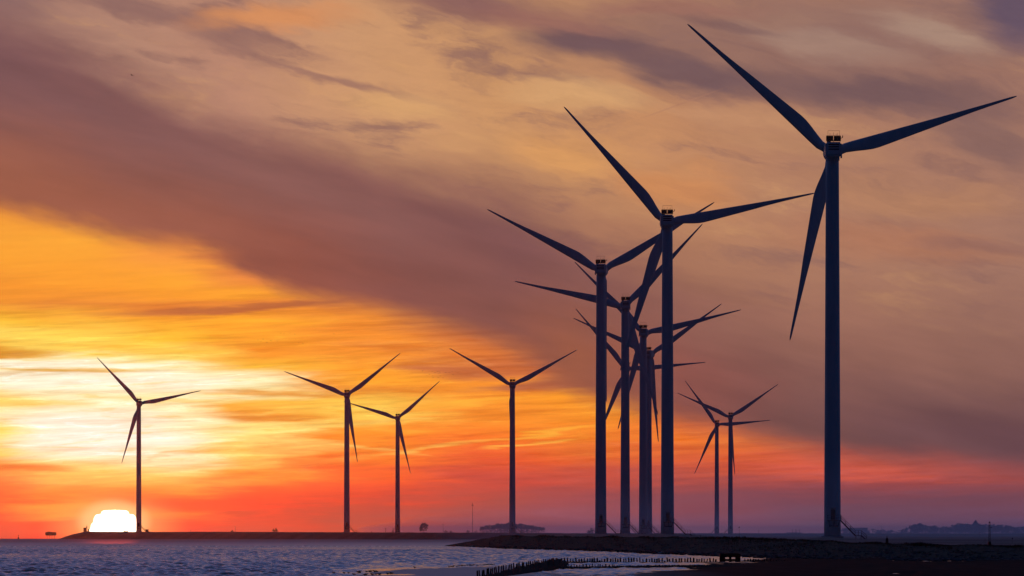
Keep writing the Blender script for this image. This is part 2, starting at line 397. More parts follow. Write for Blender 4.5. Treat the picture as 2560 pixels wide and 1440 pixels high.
# --- the rest of the sky: dusk blue overhead and behind, physical sky as its base
ns = nn('ShaderNodeTexSky', sky_type='NISHITA')
ns.sun_disc = False; ns.sun_elevation = SUN_EL; ns.sun_rotation = SUN_AZ; ns.air_density = 1.2; ns.dust_density = 2.0; ns.ozone_density = 3.0
fe = mth('MULTIPLY', el, 2 / PI, clamp=True)
outF = ramp(fe, [(0.0, (0.15, 0.08, 0.10)), (0.065, (0.15, 0.13, 0.20)), (0.10, (0.11, 0.145, 0.33)), (0.22, (0.10, 0.155, 0.42)), (0.45, (0.05, 0.09, 0.26)), (0.7, (0.015, 0.03, 0.09)), (1.0, (0.008, 0.02, 0.06))])
outB = ramp(fe, [(0.0, (0.0004, 0.0070, 0.038)), (0.2, (0.0005, 0.008, 0.042)), (0.6, (0.002, 0.013, 0.052)), (1.0, (0.008, 0.02, 0.06))])
outer = mixc(smooth(mth('ABSOLUTE', az), 0.35, 1.5), outF, outB)
outer = mixc(0.012, outer, ns.outputs[0], 'ADD')
fout = mth('MAXIMUM', smooth(mth('ABSOLUTE', az), 0.12, 0.55), smooth(el, 0.096, 0.145))
skyc = mixc(fout, skyc, outer)
skyc = mixc(smooth(el, -0.004, -0.08), skyc, (0.01, 0.012, 0.02))
bg = nn('ShaderNodeBackground'); put(bg.inputs[0], skyc); bg.inputs[1].default_value = 1.0
wo = nn('ShaderNodeOutputWorld'); nt.links.new(bg.outputs[0], wo.inputs[0])
world.cycles.sampling_method = 'MANUAL'; world.cycles.sample_map_resolution = 2048

# sun lamp
sl = bpy.data.lights.new('sun', 'SUN'); sl.energy = 0.115; sl.angle = math.radians(0.53); sl.color = (1.0, 0.09, 0.025)
so = bpy.data.objects.new('sun', sl); COL.objects.link(so)
sdir = Vector((math.sin(SUN_AZ) * math.cos(SUN_EL), math.cos(SUN_AZ) * math.cos(SUN_EL), math.sin(SUN_EL)))
so.rotation_euler = sdir.to_track_quat('Z', 'Y').to_euler(); so.location = (-200, 1000, 300)

# ------------------------------------------------------------------ water
m = bpy.data.materials.new('sea_water'); m.use_nodes = True
b = m.node_tree.nodes['Principled BSDF']
b.inputs['Base Color'].default_value = (0.010, 0.016, 0.028, 1); b.inputs['Roughness'].default_value = 0.12
b.inputs['IOR'].default_value = 1.34; b.inputs['Specular IOR Level'].default_value = 0.5
_n = m.node_tree.nodes.new('ShaderNodeTexNoise'); _g = m.node_tree.nodes.new('ShaderNodeNewGeometry')
_n.inputs['Scale'].default_value = 0.05; _n.inputs['Detail'].default_value = 3
_r = m.node_tree.nodes.new('ShaderNodeMapRange'); _r.inputs['To Min'].default_value = 0.10; _r.inputs['To Max'].default_value = 0.2
m.node_tree.links.new(_g.outputs['Position'], _n.inputs['Vector']); m.node_tree.links.new(_n.outputs['Fac'], _r.inputs['Value'])
m.node_tree.links.new(_r.outputs['Result'], b.inputs['Roughness'])
_s = m.node_tree.nodes.new('ShaderNodeSeparateXYZ'); m.node_tree.links.new(_g.outputs['Position'], _s.inputs[0])
_d = m.node_tree.nodes.new('ShaderNodeMapRange'); _d.inputs['From Min'].default_value = 700; _d.inputs['From Max'].default_value = 2200
_d.inputs['To Min'].default_value = 0.0; _d.inputs['To Max'].default_value = 0.40
m.node_tree.links.new(_s.outputs[1], _d.inputs['Value'])
_ad = m.node_tree.nodes.new('ShaderNodeMath'); m.node_tree.links.new(_r.outputs['Result'], _ad.inputs[0]); m.node_tree.links.new(_d.outputs['Result'], _ad.inputs[1])
m.node_tree.links.new(_ad.outputs[0], b.inputs['Roughness'])
M_SEA = m

cols = np.concatenate([np.linspace(-6000, -150, 60, endpoint=False), np.arange(-150, 2710, 4.0), np.linspace(2710, 8000, 60)])
D = [270.0]
while D[-1] < 900: D.append(D[-1] * 1.0009)
while D[-1] < 1500: D.append(D[-1] * 1.0013)
while D[-1] < 3700: D.append(D[-1] * 1.003)
while D[-1] < 14000: D.append(D[-1] * 1.03)
D = np.array(D)
PXg, Dg = np.meshgrid(cols, D)
xs = (PXg - CX) / F * Dg
step = np.where(Dg < 900, 0.0009, np.where(Dg < 1500, 0.0013, np.where(Dg < 3700, 0.003, 0.03))) * Dg
h = np.zeros_like(xs)
for k in range(70):
    lam = 0.55 * (3.2 / 0.55) ** (k / 69.0) * rng.uniform(0.9, 1.1)
    a = rng.normal(PI / 2 + 0.3, 0.95); ph = rng.uniform(0, 2 * PI); kk = 2 * PI / lam
    w = np.clip(lam / abs(math.sin(a)) / (2.1 * step) - 0.5, 0, 1) * np.clip(lam / max(0.02, abs(math.cos(a))) / (2.1 * 4.0 / F * Dg) - 0.5, 0, 1)
    h += w * (0.052 * min(lam, 1.2 + 0.3 * lam) / (2 * PI)) * np.sin(kk * (xs * math.cos(a) + Dg * math.sin(a)) + ph) * rng.uniform(0.6, 1.3)
h += 0.25 * np.abs(h)                                   # slightly peaked crests
gust = 0.75 + 0.45 * fnoise(xs / 30, Dg / 120, 5, 3)
calm = (1 - 0.10 * np.clip((PXg - 1150) / 500, 0, 1)) * (1 - np.clip((PXg - 1550) / 350, 0, 0.62))
shore = np.interp(Dg, [0, 330, 470, 700], [0.06, 0.12, 0.7, 1.0])
shore = np.where(PXg < 900, np.interp(Dg, [0, 300, 380], [0.5, 0.7, 1.0]), shore)
bl = np.clip((PXg - 1150) / 200, 0, 1)
sl_ = np.clip((PXg - 780) / 180, 0, 1)
shore = (1 - bl) * ((1 - sl_) * np.interp(Dg, [0, 300, 380], [0.5, 0.8, 1.0]) + sl_ * np.interp(Dg, [0, 395, 450, 520], [0.05, 0.08, 0.7, 1.0])) + bl * np.interp(Dg, [0, 390, 440, 520], [0.5, 0.55, 0.8, 1.0])
h *= gust * calm * shore
V = np.stack([xs, Dg, h + sea(Dg)], -1)
tag(grid_obj('sea', V, M_SEA), kind='structure')

# ------------------------------------------------------------------ land
# far dike on the left, across the water
pxs = np.concatenate([np.arange(140, 230, 4.0), np.arange(230, 1460, 10.0)])
front = np.interp(pxs, [140, 347, 867, 1281, 1460], [3520, 3480, 3250, 3050, 2950])
crest = np.interp(pxs, [140, 152, 165, 180, 200, 214, 240, 420, 500, 800, 1100, 1180, 1300, 1460], [1349, 1346, 1341, 1336.5, 1332, 1328.5, 1329.2, 1330, 1329.5, 1330.5, 1331.5, 1331.5, 1332, 1333.5])
rows = []
for (dd, t) in [(-20, 0.0), (-8, 0.25), (0, 0.6), (6, 0.85), (12, 1.0), (60, 1.0), (250, 1.0), (700, 1.0), (1200, 1.0), (2600, 1.0), (2900, 0.0)]:
    Dr = front + dd
    zc = CAMZ - (crest - EYE) / F * (Dr if t == 1.0 else front + 12)
    z0 = sea(Dr) - 0.6
    z = z0 + (zc - z0) * t
    z = z + 0.10 * fnoise(pxs / 9 + dd, pxs * 0 + dd, 3, 3) * (1 if 0 < t else 0)
    rows.append(np.stack([(pxs - CX) / F * Dr, Dr, z], -1))
tag(grid_obj('dike', np.array(rows), M_DIKE), kind='structure')

# shore bank and land on the right, one sheet
gpx = np.concatenate([np.arange(1096, 1300, 5.0), np.arange(1300, 2640, 7.0), np.arange(2640, 4600, 60.0)])
wl = np.interp(gpx, [1096, 1110, 1250, 1400, 1500, 1640, 1720, 2000, 2100, 2560, 4600], [1200, 1180, 960, 850, 792, 690, 655, 540, 520, 505, 470])
cD = np.interp(gpx, [1096, 1110, 1265, 1500, 1700, 2000, 2200, 2560, 4600], [1215, 1200, 1060, 900, 790, 670, 630, 580, 520])
cY = np.interp(gpx, [1096, 1110, 1135, 1160, 1200, 1235, 1265, 1300, 1480, 1640, 1870, 2000, 2100, 2200, 2500, 4600], [1370, 1364.5, 1360, 1355.5, 1349, 1342.5, 1338.5, 1340.5, 1342, 1343.5, 1345.5, 1350.5, 1354.5, 1359, 1365, 1366])
cZ = CAMZ - (cY - EYE) / F * cD


def plainZ(px, Dv):
    zl = np.interp(Dv, [500, 900, 1100, 1300, 1466, 1724, 2500, 3800, 3900, 4100, 6000, 9000, 12500], [1.0, 1.1, 1.3, 1.85, 2.2, 2.42, 2.5, 2.5, 2.5, 2.6, 2.9, 3.2, 2.0])
    zr = np.interp(Dv, [500, 900, 1100, 1168, 1300, 2500, 3750, 3850, 3900, 4300, 6000, 9000, 12500], [0.9, 1.0, 1.3, 1.35, 1.3, 1.0, 0.9, 2.1, 2.35, 2.4, 2.7, 3.2, 2.0])
    t = np.clip((px - 1690) / 120, 0, 1)
    z = zl * (1 - t) + zr * t
    # turbine mounds
    for (mx, md, zt, wpx, wd) in [(2081, 1168, 2.0, 75, 14), (1668, 1466, 2.29, 55, 14)]:
        g = np.clip(1.35 - np.sqrt(((px - mx) / wpx) ** 2 + ((Dv - md) / wd) ** 2), 0, 1)
        z = np.maximum(z, z + (zt - z) * g * g * (3 - 2 * g))
    return z


rows = []
for t in np.linspace(0, 1, 22):
    Dr = wl + (cD - wl) * t
    prof = t ** 0.75
    z = -0.35 + (cZ + 0.35) * prof
    xx = (gpx - CX) / F * Dr
    amp = np.clip((gpx - 1110) / 120, 0, 1) * np.sin(min(t * 1.2, 1) * PI / 2)
    z = z + amp * (0.10 * fnoise(xx * 0.55, Dr * 0.12, 21, 3) + 0.05 * fnoise(xx * 2.2, Dr * 0.4, 22, 3))
    rows.append(np.stack([xx, Dr, z], -1))
for extra in [8, 25, 60]:
    Dr = cD + extra
    land = np.where(gpx < 1290, -1.2, plainZ(gpx, Dr))
    z = cZ + (land - cZ) * (extra / 60.0) ** 0.8
    xx = (gpx - CX) / F * Dr
    z = z + 0.07 * np.clip((gpx - 1110) / 120, 0, 1) * fnoise(xx * 0.8, Dr * 0.2, 23, 3)
    rows.append(np.stack([xx, Dr, z], -1))
nearr = len(rows)
for Dv in [1290, 1400, 1466, 1560, 1724, 2000, 2500, 3000, 3500, 3750, 3800, 3850, 3900, 4100, 4300, 5000, 6000, 7500, 9000, 12500]:
    Dr = np.full_like(gpx, Dv)
    land = np.where(gpx < 1300, np.minimum(-1.5, sea(Dr) - 1.2), plainZ(gpx, Dr))
    land = land + (0.06 + Dv * 2e-5) * fnoise(gpx / 14, Dr / 300, 31, 3)
    rows.append(np.stack([(gpx - CX) / F * Dr, Dr, land], -1))
G = np.array(rows)
# keep each column's rows between bank and 1290 m evenly filled
fill = []
for f_ in np.linspace(0, 1, 14)[1:-1]:
    Dr = G[nearr - 1, :, 1] * (1 - f_) + 1290 * f_
    land = np.where(gpx < 1290, -1.4, plainZ(gpx, Dr))
    land = land + 0.04 * fnoise((gpx - CX) / F * Dr * 0.5, Dr * 0.1, 33, 3)
    fill.append(np.stack([(gpx - CX) / F * Dr, Dr, land], -1))
fill = np.array(fill)
near = np.concatenate([G[:nearr]], 0)
far = np.concatenate([G[nearr - 1:nearr], fill, G[nearr:]], 0)
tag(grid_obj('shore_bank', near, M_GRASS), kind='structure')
tag(grid_obj('field', far, M_FIELD), kind='structure')

# grass tufts over the bank and its crest
bm = bmesh.new()
rt = random.Random(4)
nr, nc, _ = near.shape
for i in range(15000):
    c = rt.randrange(6, nc - 45)
    r = min(nr - 1, int(rt.triangular(4, nr, 22))) if i % 3 else rt.choice((20, 21, 22))
    p = Vector(near[r, c]) + Vector((rt.uniform(-.2, .2), rt.uniform(-1.5, 1.5), -0.03))
    clump = 0.5 + 0.5 * math.sin(p.x * 0.9 + math.sin(p.x * 0.31) * 3) * math.sin(p.x * 0.23 + 1)
    hh = rt.uniform(0.04, 0.12) * (0.6 + 1.5 * max(0, clump) ** 2) * (1.5 if r >= 19 else 1.0) * min(1, max(0.15, (gpx[c] - 1120) / 200))
    for _k in range(2):
        a = rt.uniform(0, PI); w = rt.uniform(0.02, 0.06) + hh * 0.1
        d = Vector((math.cos(a), math.sin(a), 0)) * w; ln = Vector((rt.uniform(-.4, .4), rt.uniform(-.4, .4), 1)) * hh
        o_ = Vector((rt.uniform(-.12, .12), rt.uniform(-.12, .12), 0))
        bm.faces.new([bm.verts.new(p + o_ - d), bm.verts.new(p + o_ + d), bm.verts.new(p + o_ + ln)])
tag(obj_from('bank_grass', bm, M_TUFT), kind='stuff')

# loose stones of the bank
bm = bmesh.new()
for i in range(1500):
    c = rt.randrange(4, nc - 45); r = int(rt.triangular(0, 16, 0)); p = Vector(near[r, c])
    s_ = rt.uniform(.06, .2) * (1.3 if r < 4 else 1); k0 = len(bm.verts)
    res = bmesh.ops.create_icosphere(bm, subdivisions=1, radius=1)
    for v in res['verts']:
        v.co = Vector((v.co.x * s_ * 1.5, v.co.y * s_ * 1.4, v.co.z * s_ * .8)) * rt.uniform(.75, 1.2) + p + Vector((0, 0, max(0.0, .36 - r * .1) if r < 4 else 0)) + Vector((rt.uniform(-.01, .01), 0, 0))
tag(obj_from('stones', bm, mat('basalt_stone', (0.05, 0.05, 0.055), 0.8, 0.2, (3, 0.5, (1, 1, 1)))), kind='stuff')

# mudflat in the foreground
mpx = np.concatenate([np.arange(560, 2700, 6.0), np.arange(2700, 4600, 60.0)])
mD = np.concatenate([np.arange(230, 300, 1.0), np.arange(300, 566, 0.7)])
PXm, Dm = np.meshgrid(mpx, mD)
xm = (PXm - CX) / F * Dm
ym = EYE + CAMZ / Dm * F
edge = np.interp(PXm, [560, 700, 830, 940, 1080, 1230, 1330, 1420, 1500, 1700, 1760, 1850, 2000, 2100, 2700, 4600],
                 [1475, 1452, 1437, 1429, 1420, 1411, 1409, 1416, 1417, 1416, 1413, 1410, 1404.5, 1400, 1398, 1398])
base = np.clip((ym - edge) / 14, -1, 1) * 0.07
# wet hollows: channel right of the groyne, and the foot of the frame
hol = np.exp(-((PXm - 1500) / 190) ** 2 - ((ym - 1430) / 9) ** 2) * 0.062 + np.exp(-((PXm - 1650) / 120) ** 2 - ((ym - 1424) / 4) ** 2) * 0.05
hol += np.exp(-((PXm - 1000) / 90) ** 2 - ((ym - 1437) / 3) ** 2) * 0.09 + np.exp(-(np.maximum(np.abs(PXm - 2329) - 85, 0) / 18) ** 2 - ((ym - 1402.3) / 1.8) ** 2) * 0.42
hol += np.exp(-(np.maximum(np.abs(PXm - 2258) - 22, 0) / 10) ** 2 - ((ym - 1436) / 1.5) ** 2) * 0.34
nz = 0.030 * fnoise(xm * 0.8, Dm * 0.05, 41, 4) + 0.012 * fnoise(xm * 3.5, Dm * 0.25, 42, 3)
rough_amp = np.clip((PXm - 1500) / 400, 0.35, 1.6)
zm = base - hol + nz * rough_amp + 0.015 * np.clip((PXm - 1500) / 500, 0, 1)
zm = zm + np.clip((PXm - 1900) / 300, 0, 1) * np.clip(Dm - 500, 0, 60) * 0.004
zm = zm + 0.07 * np.clip((PXm - 1750) / 250, 0, 1)
zm = np.where(base < -0.055, -0.3, zm)
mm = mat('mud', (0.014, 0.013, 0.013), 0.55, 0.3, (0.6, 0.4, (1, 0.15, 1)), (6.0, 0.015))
_t = mm.node_tree; _b = _t.nodes['Principled BSDF']
_g = _t.nodes.new('ShaderNodeNewGeometry'); _s = _t.nodes.new('ShaderNodeSeparateXYZ'); _t.links.new(_g.outputs['Position'], _s.inputs[0])
_n = _t.nodes.new('ShaderNodeTexNoise'); _n.inputs['Scale'].default_value = 0.4; _t.links.new(_g.outputs['Position'], _n.inputs['Vector'])
_a = _t.nodes.new('ShaderNodeMath'); _a.operation = 'MULTIPLY_ADD'; _a.inputs[1].default_value = 6.0; _t.links.new(_n.outputs['Fac'], _a.inputs[0]); _t.links.new(_s.outputs[0], _a.inputs[2])
_r = _t.nodes.new('ShaderNodeMapRange'); _r.inputs['From Min'].default_value = 4; _r.inputs['From Max'].default_value = 16
_r.inputs['To Min'].default_value = 0.42; _r.inputs['To Max'].default_value = 0.95
_t.links.new(_a.outputs[0], _r.inputs['Value']); _t.links.new(_r.outputs['Result'], _b.inputs['Roughness'])
_r2 = _t.nodes.new('ShaderNodeMapRange'); _r2.inputs['From Min'].default_value = 4; _r2.inputs['From Max'].default_value = 16
_r2.inputs['To Min'].default_value = 0.4; _r2.inputs['To Max'].default_value = 0.01
_t.links.new(_a.outputs[0], _r2.inputs['Value']); _t.links.new(_r2.outputs['Result'], _b.inputs['Specular IOR Level'])
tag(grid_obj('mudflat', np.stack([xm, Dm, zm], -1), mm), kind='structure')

# ------------------------------------------------------------------ wind turbines
RB = 40.0


def blade_mesh():
    bm = bmesh.new()
    prof = [(0.6, 0.85, -0.85, 0.85), (1.8, 0.85, -0.95, 0.85), (3, .72, -1.25, .85), (5, 1.05, -1.22, .62), (7, 1.45, -1.15, .45), (8.5, 1.68, -1.1, .37),
            (9.8, 1.73, -1.05, .33), (12, 1.62, -.98, .29), (15, 1.45, -.88, .25), (18, 1.28, -.77, .22), (23, 1.0, -.6, .17), (27, .72, -.46, .13),
            (30.5, .53, -.37, .10), (34, .40, -.28, .08), (37, .31, -.22, .06), (39, .24, -.17, .05), (39.7, .17, -.11, .04), (40.1, .07, -.03, .02)]
    n = 14; rings = []
    for (r, xp, xn, th) in prof:
        ring = []; c = (xp + xn) / 2; hw_ = (xp - xn) / 2; tw = math.radians(12) * max(0, 1 - r / 18)
        for k in range(n):
            a = 2 * PI * k / n
            u = math.cos(a); v = math.sin(a)
            air = min(1, max(0, (r - 2) / 5))
            vy = th * v * ((1 - air) + air * (0.62 - 0.38 * u))     # thin trailing edge on +x
            ring.append(bm.verts.new((c + hw_ * u, -vy + 0.04 * r * 0 + hw_ * u * math.tan(tw) * air * -0.6, r)))
        rings.append(ring)
    for i in range(len(rings) - 1):
        for k in range(n):
            bm.faces.new((rings[i][k], rings[i][(k + 1) % n], rings[i + 1][(k + 1) % n], rings[i + 1][k]))
    bm.faces.new(list(reversed(rings[0]))); bm.faces.new(rings[-1])
    bmesh.ops.recalc_face_normals(bm, faces=bm.faces)
    return bm


def bevel_box(bm, c, s, w=0.2):
    b2 = bmesh.new(); box(b2, (0, 0, 0), s)
    bmesh.ops.bevel(b2, geom=b2.edges[:], offset=w, segments=3, affect='EDGES')
    bmesh.ops.translate(b2, verts=b2.verts, vec=c)
    me = bpy.data.meshes.new('tmp'); b2.to_mesh(me); b2.free(); bm.from_mesh(me); bpy.data.meshes.remove(me)


def build_turbine():
    """prototype: tower foot at the origin, hub axis at z=80, rotor on the far (+y) side"""
    root = empty('wind_turbine', (0, 0, 0)); P_ = {}
    # tower
    bm = bmesh.new()
    pr = [(1.74 - 0.39 * zz / 78, zz) for zz in np.linspace(0, 78.6, 24)]
    for zz in (18.0, 40.0, 60.0):
        r = 1.74 - 0.39 * zz / 78
        lathe(bm, [(r - .05, zz), (r + 0.02, zz), (r + 0.02, zz + 0.14), (r - 0.05, zz + 0.14)], 40)
    lathe(bm, pr, 40); tower = obj_from('tower', bm, M_WHITE, root, True)
    tower.data.polygons.foreach_set('use_smooth', [len(p.vertices) == 4 for p in tower.data.polygons])
    bm = bmesh.new(); lathe(bm, [(2.35, -1.4), (2.35, -0.05), (2.2, 0.0), (1.85, 0.02), (1.85, 0.22), (1.745, 0.25)], 40); obj_from('foundation', bm, M_CONC, root)
    # door with frame, hood lamp
    bm = bmesh.new(); bevel_box(bm, (0.05, -1.73, 4.45), (0.95, 0.14, 2.2), 0.05); door = obj_from('door', bm, M_DARK, root)
    bm = bmesh.new(); box(bm, (0.05, -1.81, 5.75), (1.15, 0.22, 0.10)); obj_from('door_hood', bm, M_DARK, door)
    bm = bmesh.new(); box(bm, (0.10, -1.86, 4.7), (0.5, 0.06, 0.35)); obj_from('door_window', bm, M_DARK, door)
    # platform, its bracket and railing
    bm = bmesh.new(); box(bm, (0.2, -2.45, 3.2), (2.9, 1.5, 0.12))
    for sx in (-0.9, 0.2, 1.3): bar(bm, (sx, -3.0, 3.12), (sx * 0.8, -1.72, 2.0), 0.07)
    box(bm, (0.2, -1.85, 2.1), (1.8, 0.2, 0.2)); plat = obj_from('platform', bm, M_DARK, root)
    bm = bmesh.new()
    for zz in (3.75, 4.3):
        bar(bm, (-1.2, -3.15, zz), (1.65, -3.15, zz), 0.035); bar(bm, (-1.2, -1.9, zz), (-1.2, -3.15, zz), 0.035)
    for sx in (-1.2, -0.25, 0.7, 1.65): bar(bm, (sx, -3.15, 3.2), (sx, -3.15, 4.3), 0.035)
    obj_from('railing', bm, M_STEEL, plat)
    # staircase in two flights with landing
    bm = bmesh.new()
    for sy in (-3.05, -2.2):
        for a, b_ in (((1.6, 3.15), (4.55, 0.1)), ((5.85, 0.05), (7.0, -1.0))):
            d = Vector((b_[0] - a[0], 0, b_[1] - a[1])); L = d.length
            rot = Matrix.Rotation(-math.atan2(d.z, d.x), 4, 'Y')
            box(bm, ((a[0] + b_[0]) / 2, sy, (a[1] + b_[1]) / 2), (L + 0.1, 0.06, 0.26), rot)
    for k in range(16):
        t = (k + 0.5) / 16; box(bm, (1.6 + 2.95 * t, -2.62, 3.15 - 3.05 * t), (0.24, 0.8, 0.04))
    for k in range(6):
        t = (k + 0.5) / 6; box(bm, (5.85 + 1.15 * t, -2.62, 0.05 - 1.05 * t), (0.24, 0.8, 0.04))
    box(bm, (5.2, -2.62, 0.06), (1.35, 0.92, 0.16))
    for sx in (4.7, 5.75):
        for sy in (-3.0, -2.25): bar(bm, (sx, sy, 0.0), (sx, sy, -1.2), 0.05)
    st = obj_from('staircase', bm, M_DARK, root)
    for sy in (-3.05, -2.2):
        bm = bmesh.new()
        for hh in (0.55, 1.0):
            bar(bm, (1.6, sy, 3.2 + hh), (4.55, sy, 0.15 + hh), 0.03, n=5); bar(bm, (4.55, sy, 0.15 + hh), (5.85, sy, 0.12 + hh), 0.03, n=5)
            bar(bm, (5.85, sy, 0.12 + hh), (7.0, sy, -0.95 + hh), 0.03, n=5)
        for (sx, sz) in ((1.6, 3.15), (2.6, 2.1), (3.6, 1.08), (4.55, .1), (5.2, .08), (5.85, .05), (6.9, -.9)):
            bar(bm, (sx, sy, sz), (sx, sy, sz + 1.05), 0.03, n=5)
        obj_from('handrail', bm, M_STEEL, st)
    # nacelle group, local origin = rotor centre level above tower
    bm = bmesh.new(); bevel_box(bm, (0, -0.4, 0.35), (3.4, 8.2, 2.9), 0.35)
    box(bm, (-1.58, -3.6, -1.1), (0.26, 1.6, 0.75)); box(bm, (1.58, -3.6, -1.1), (0.26, 1.6, 0.75))
    lathe(bm, [(1.45, -1.75), (1.45, -1.0)], 32)
    nac = obj_from('nacelle', bm, M_WHITE, root); P_['nac'] = [nac]
    for zz in (1.28, 0.78, 0.28):
        bm = bmesh.new(); bevel_box(bm, (0.0, -4.5, zz), (2.2, 0.12, 0.26), 0.04); obj_from('vent_slot', bm, M_DARK, nac)
    for sx in (-0.79, 0.79):
        bm = bmesh.new(); bevel_box(bm, (sx, -3.4, 2.58), (1.46, 0.5, 0.98), 0.05); obj_from('cooler', bm, M_DARK, nac)
    bm = bmesh.new()
    for sx in (-1.35, 0.0, 1.35): bar(bm, (sx, -3.4, 1.75), (sx, -3.4, 2.3), 0.05)
    box(bm, (0, -3.4, 2.02), (2.95, 0.1, 0.10)); box(bm, (-0.95, -3.4, 1.88), (0.75, 0.3, 0.18)); box(bm, (0, -3.4, 3.14), (2.95, 0.12, 0.08)); obj_from('cooler_frame', bm, M_DARK, nac)
    bm = bmesh.new()
    for sx in (-1.15, 1.25): bar(bm, (sx, -3.4, 3.2), (sx, -3.4, 4.15), 0.03)
    bar(bm, (-1.15, -3.4, 4.15), (1.25, -3.4, 4.15), 0.03)
    for sx, hh in ((-0.75, .45), (0.0, .6), (0.55, .35), (0.85, .5)): bar(bm, (sx, -3.4, 3.2), (sx, -3.4, 3.2 + hh), 0.035)
    obj_from('top_railing', bm, M_STEEL, nac)
    bm = bmesh.new(); bar(bm, (1.5, -3.4, 2.6), (1.85, -3.4, 2.75), 0.06); bar(bm, (1.85, -3.4, 2.7), (1.9, -3.4, 3.2), 0.08); obj_from('wind_vane', bm, M_DARK, nac)
    # hub with spinner, rotor plane at y=+4.6
    bm = bmesh.new(); lathe(bm, [(1.35, 3.5), (1.7, 3.9), (1.75, 4.8), (1.55, 5.8), (1.05, 6.6), (0.4, 7.05), (0.05, 7.15)], 28, 'Y'); hub = obj_from('hub', bm, M_WHITE, root, True)
    bl_ = [obj_from('blade', blade_mesh(), M_BLADE, root, True) for _ in range(3)]
    for b_ in bl_[1:]:
        old = b_.data; b_.data = bl_[0].data; bpy.data.meshes.remove(old)
    return root


def copy_tree(o, parent=None):
    c = o.copy(); COL.objects.link(c)
    if parent: c.parent = parent
    for ch in list(o.children): copy_tree(ch, c)
    return c


# tips of the three blades, tower x, foot y, yaw, stairs side, label
TURB = [
 (((1722, 56), (2547, 236), (1979, 848)), 2081, 1340, 0, 1, "tallest dark blue wind turbine, standing alone with a wide pale base and long staircase"),
 (((1407, 264), (2035, 480), (1549, 924)), 1668.5, 1336, 0, 1, "second tallest wind turbine, blade tip near the tallest one"),
 (((1217, 520), (1787, 505), (1517, 1003)), 1502, 1334, -5, 1, "wind turbine with two blades in a wide V and the third hidden down its tower"),
 (((1288, 702), (1758, 558), (1647, 1036)), 1563, 1333.5, 0, 1, "wind turbine between the wide V turbine and the second tallest, one blade nearly level"),
 (((1854, 774), (1437, 653), (1546, 1072)), 1608, 1334, -5, 1, "wind turbine whose tower overlaps another, its dark cooler just above a neighbouring hub"),
 (((1806, 760), (1429, 793), (1646, 1104)), 1621, 1333, -12, 1, "wind turbine just behind the overlapped tower, its hub peeking past that tower's right side"),
 (((1765, 905), (1440, 771), (1491, 1105)), 1566, 1333, 0, 1, 'wind turbine hidden behind another tower so that mostly its three blades show'),
 (((1124, 870), (1443, 874), (1279, 1145)), 1281, 1331, 0, 1, 'slim wind turbine rising in front of the flat-topped misty wood'),
 (((711, 928), (1002, 882), (895, 1155)), 867, 1330.5, 0, 1, 'taller of the two wind turbines standing close together on the far dike'),
 (((859, 1003), (1100, 952), (1027, 1183)), 994, 1331, 0, 0, 'shorter of the two wind turbines standing close together on the far dike'),
 (((244, 893), (504, 976), (306, 1158)), 347, 1329, 0, 1, 'wind turbine right beside the setting sun, tinted orange by the glow'),
 (((1694, 982), (1946, 960), (1838, 1187)), 1826, 1335, 0, -1, 'taller of the two small distant turbines with crossing blades, beside the topmark pole'),
 (((1714, 951), (1929, 1050), (1738, 1184)), 1792, 1335, 0, -1, 'shorter of the two small distant turbines with crossing blades'),
]
proto = build_turbine()
turbs = []
for i, (tips, tx, fy_, yaw, side, lab) in enumerate(TURB):
    root = proto if i == len(TURB) - 1 else copy_tree(proto)
    hx = sum(t[0] for t in tips) / 3; hy = sum(t[1] for t in tips) / 3
    if i == 6: hx, hy = 1567, 922
    lens = [math.hypot(t[0] - hx, t[1] - hy) for t in tips]
    Dv = F * RB / (sum(lens) / 3)
    foot = P(tx, fy_, Dv); hub = P(hx, hy, Dv)
    root.location = foot
    HH = hub.z - foot.z; yw = math.radians(yaw)
    dx = hub.x - foot.x
    bi = 0
    for ch in root.children:
        nm = ch.name.split('.')[0]
        if nm == 'tower': ch.scale = (1, 1, HH / 80.0)
        elif nm == 'nacelle': ch.location = (dx * 0.3, 0, HH); ch.rotation_euler = (0, 0, yw)
        elif nm == 'hub': ch.location = (dx * 0.3, 0, HH); ch.rotation_euler = (0, 0, yw)
        elif nm == 'blade':
            t = tips[bi]; th = math.atan2(-(t[1] - hy), t[0] - hx)
            off = Matrix.Rotation(yw, 3, 'Z') @ Vector((0, 4.6, 0))
            ch.location = (dx * 0.3 + off.x, off.y, HH)
            ch.rotation_euler = (0, PI / 2 - th, yw); ch.scale = (1, 1, lens[bi] / F * Dv / RB)
            bi += 1
        elif nm == 'staircase':
            if side == -1: ch.scale = (-1, 1, 1)
    if side == 0:
        for ch in list(root.children):
            if ch.name.startswith('staircase'):
                ch.rotation_euler = (0, 0, math.radians(-100)); ch.location = (0.2, 0, 0)
    tag(root, lab, 'wind turbine', 'wind turbines along the shore')
    turbs.append((root, Dv, foot, HH))
TURB_D = [t[1] for t in turbs]


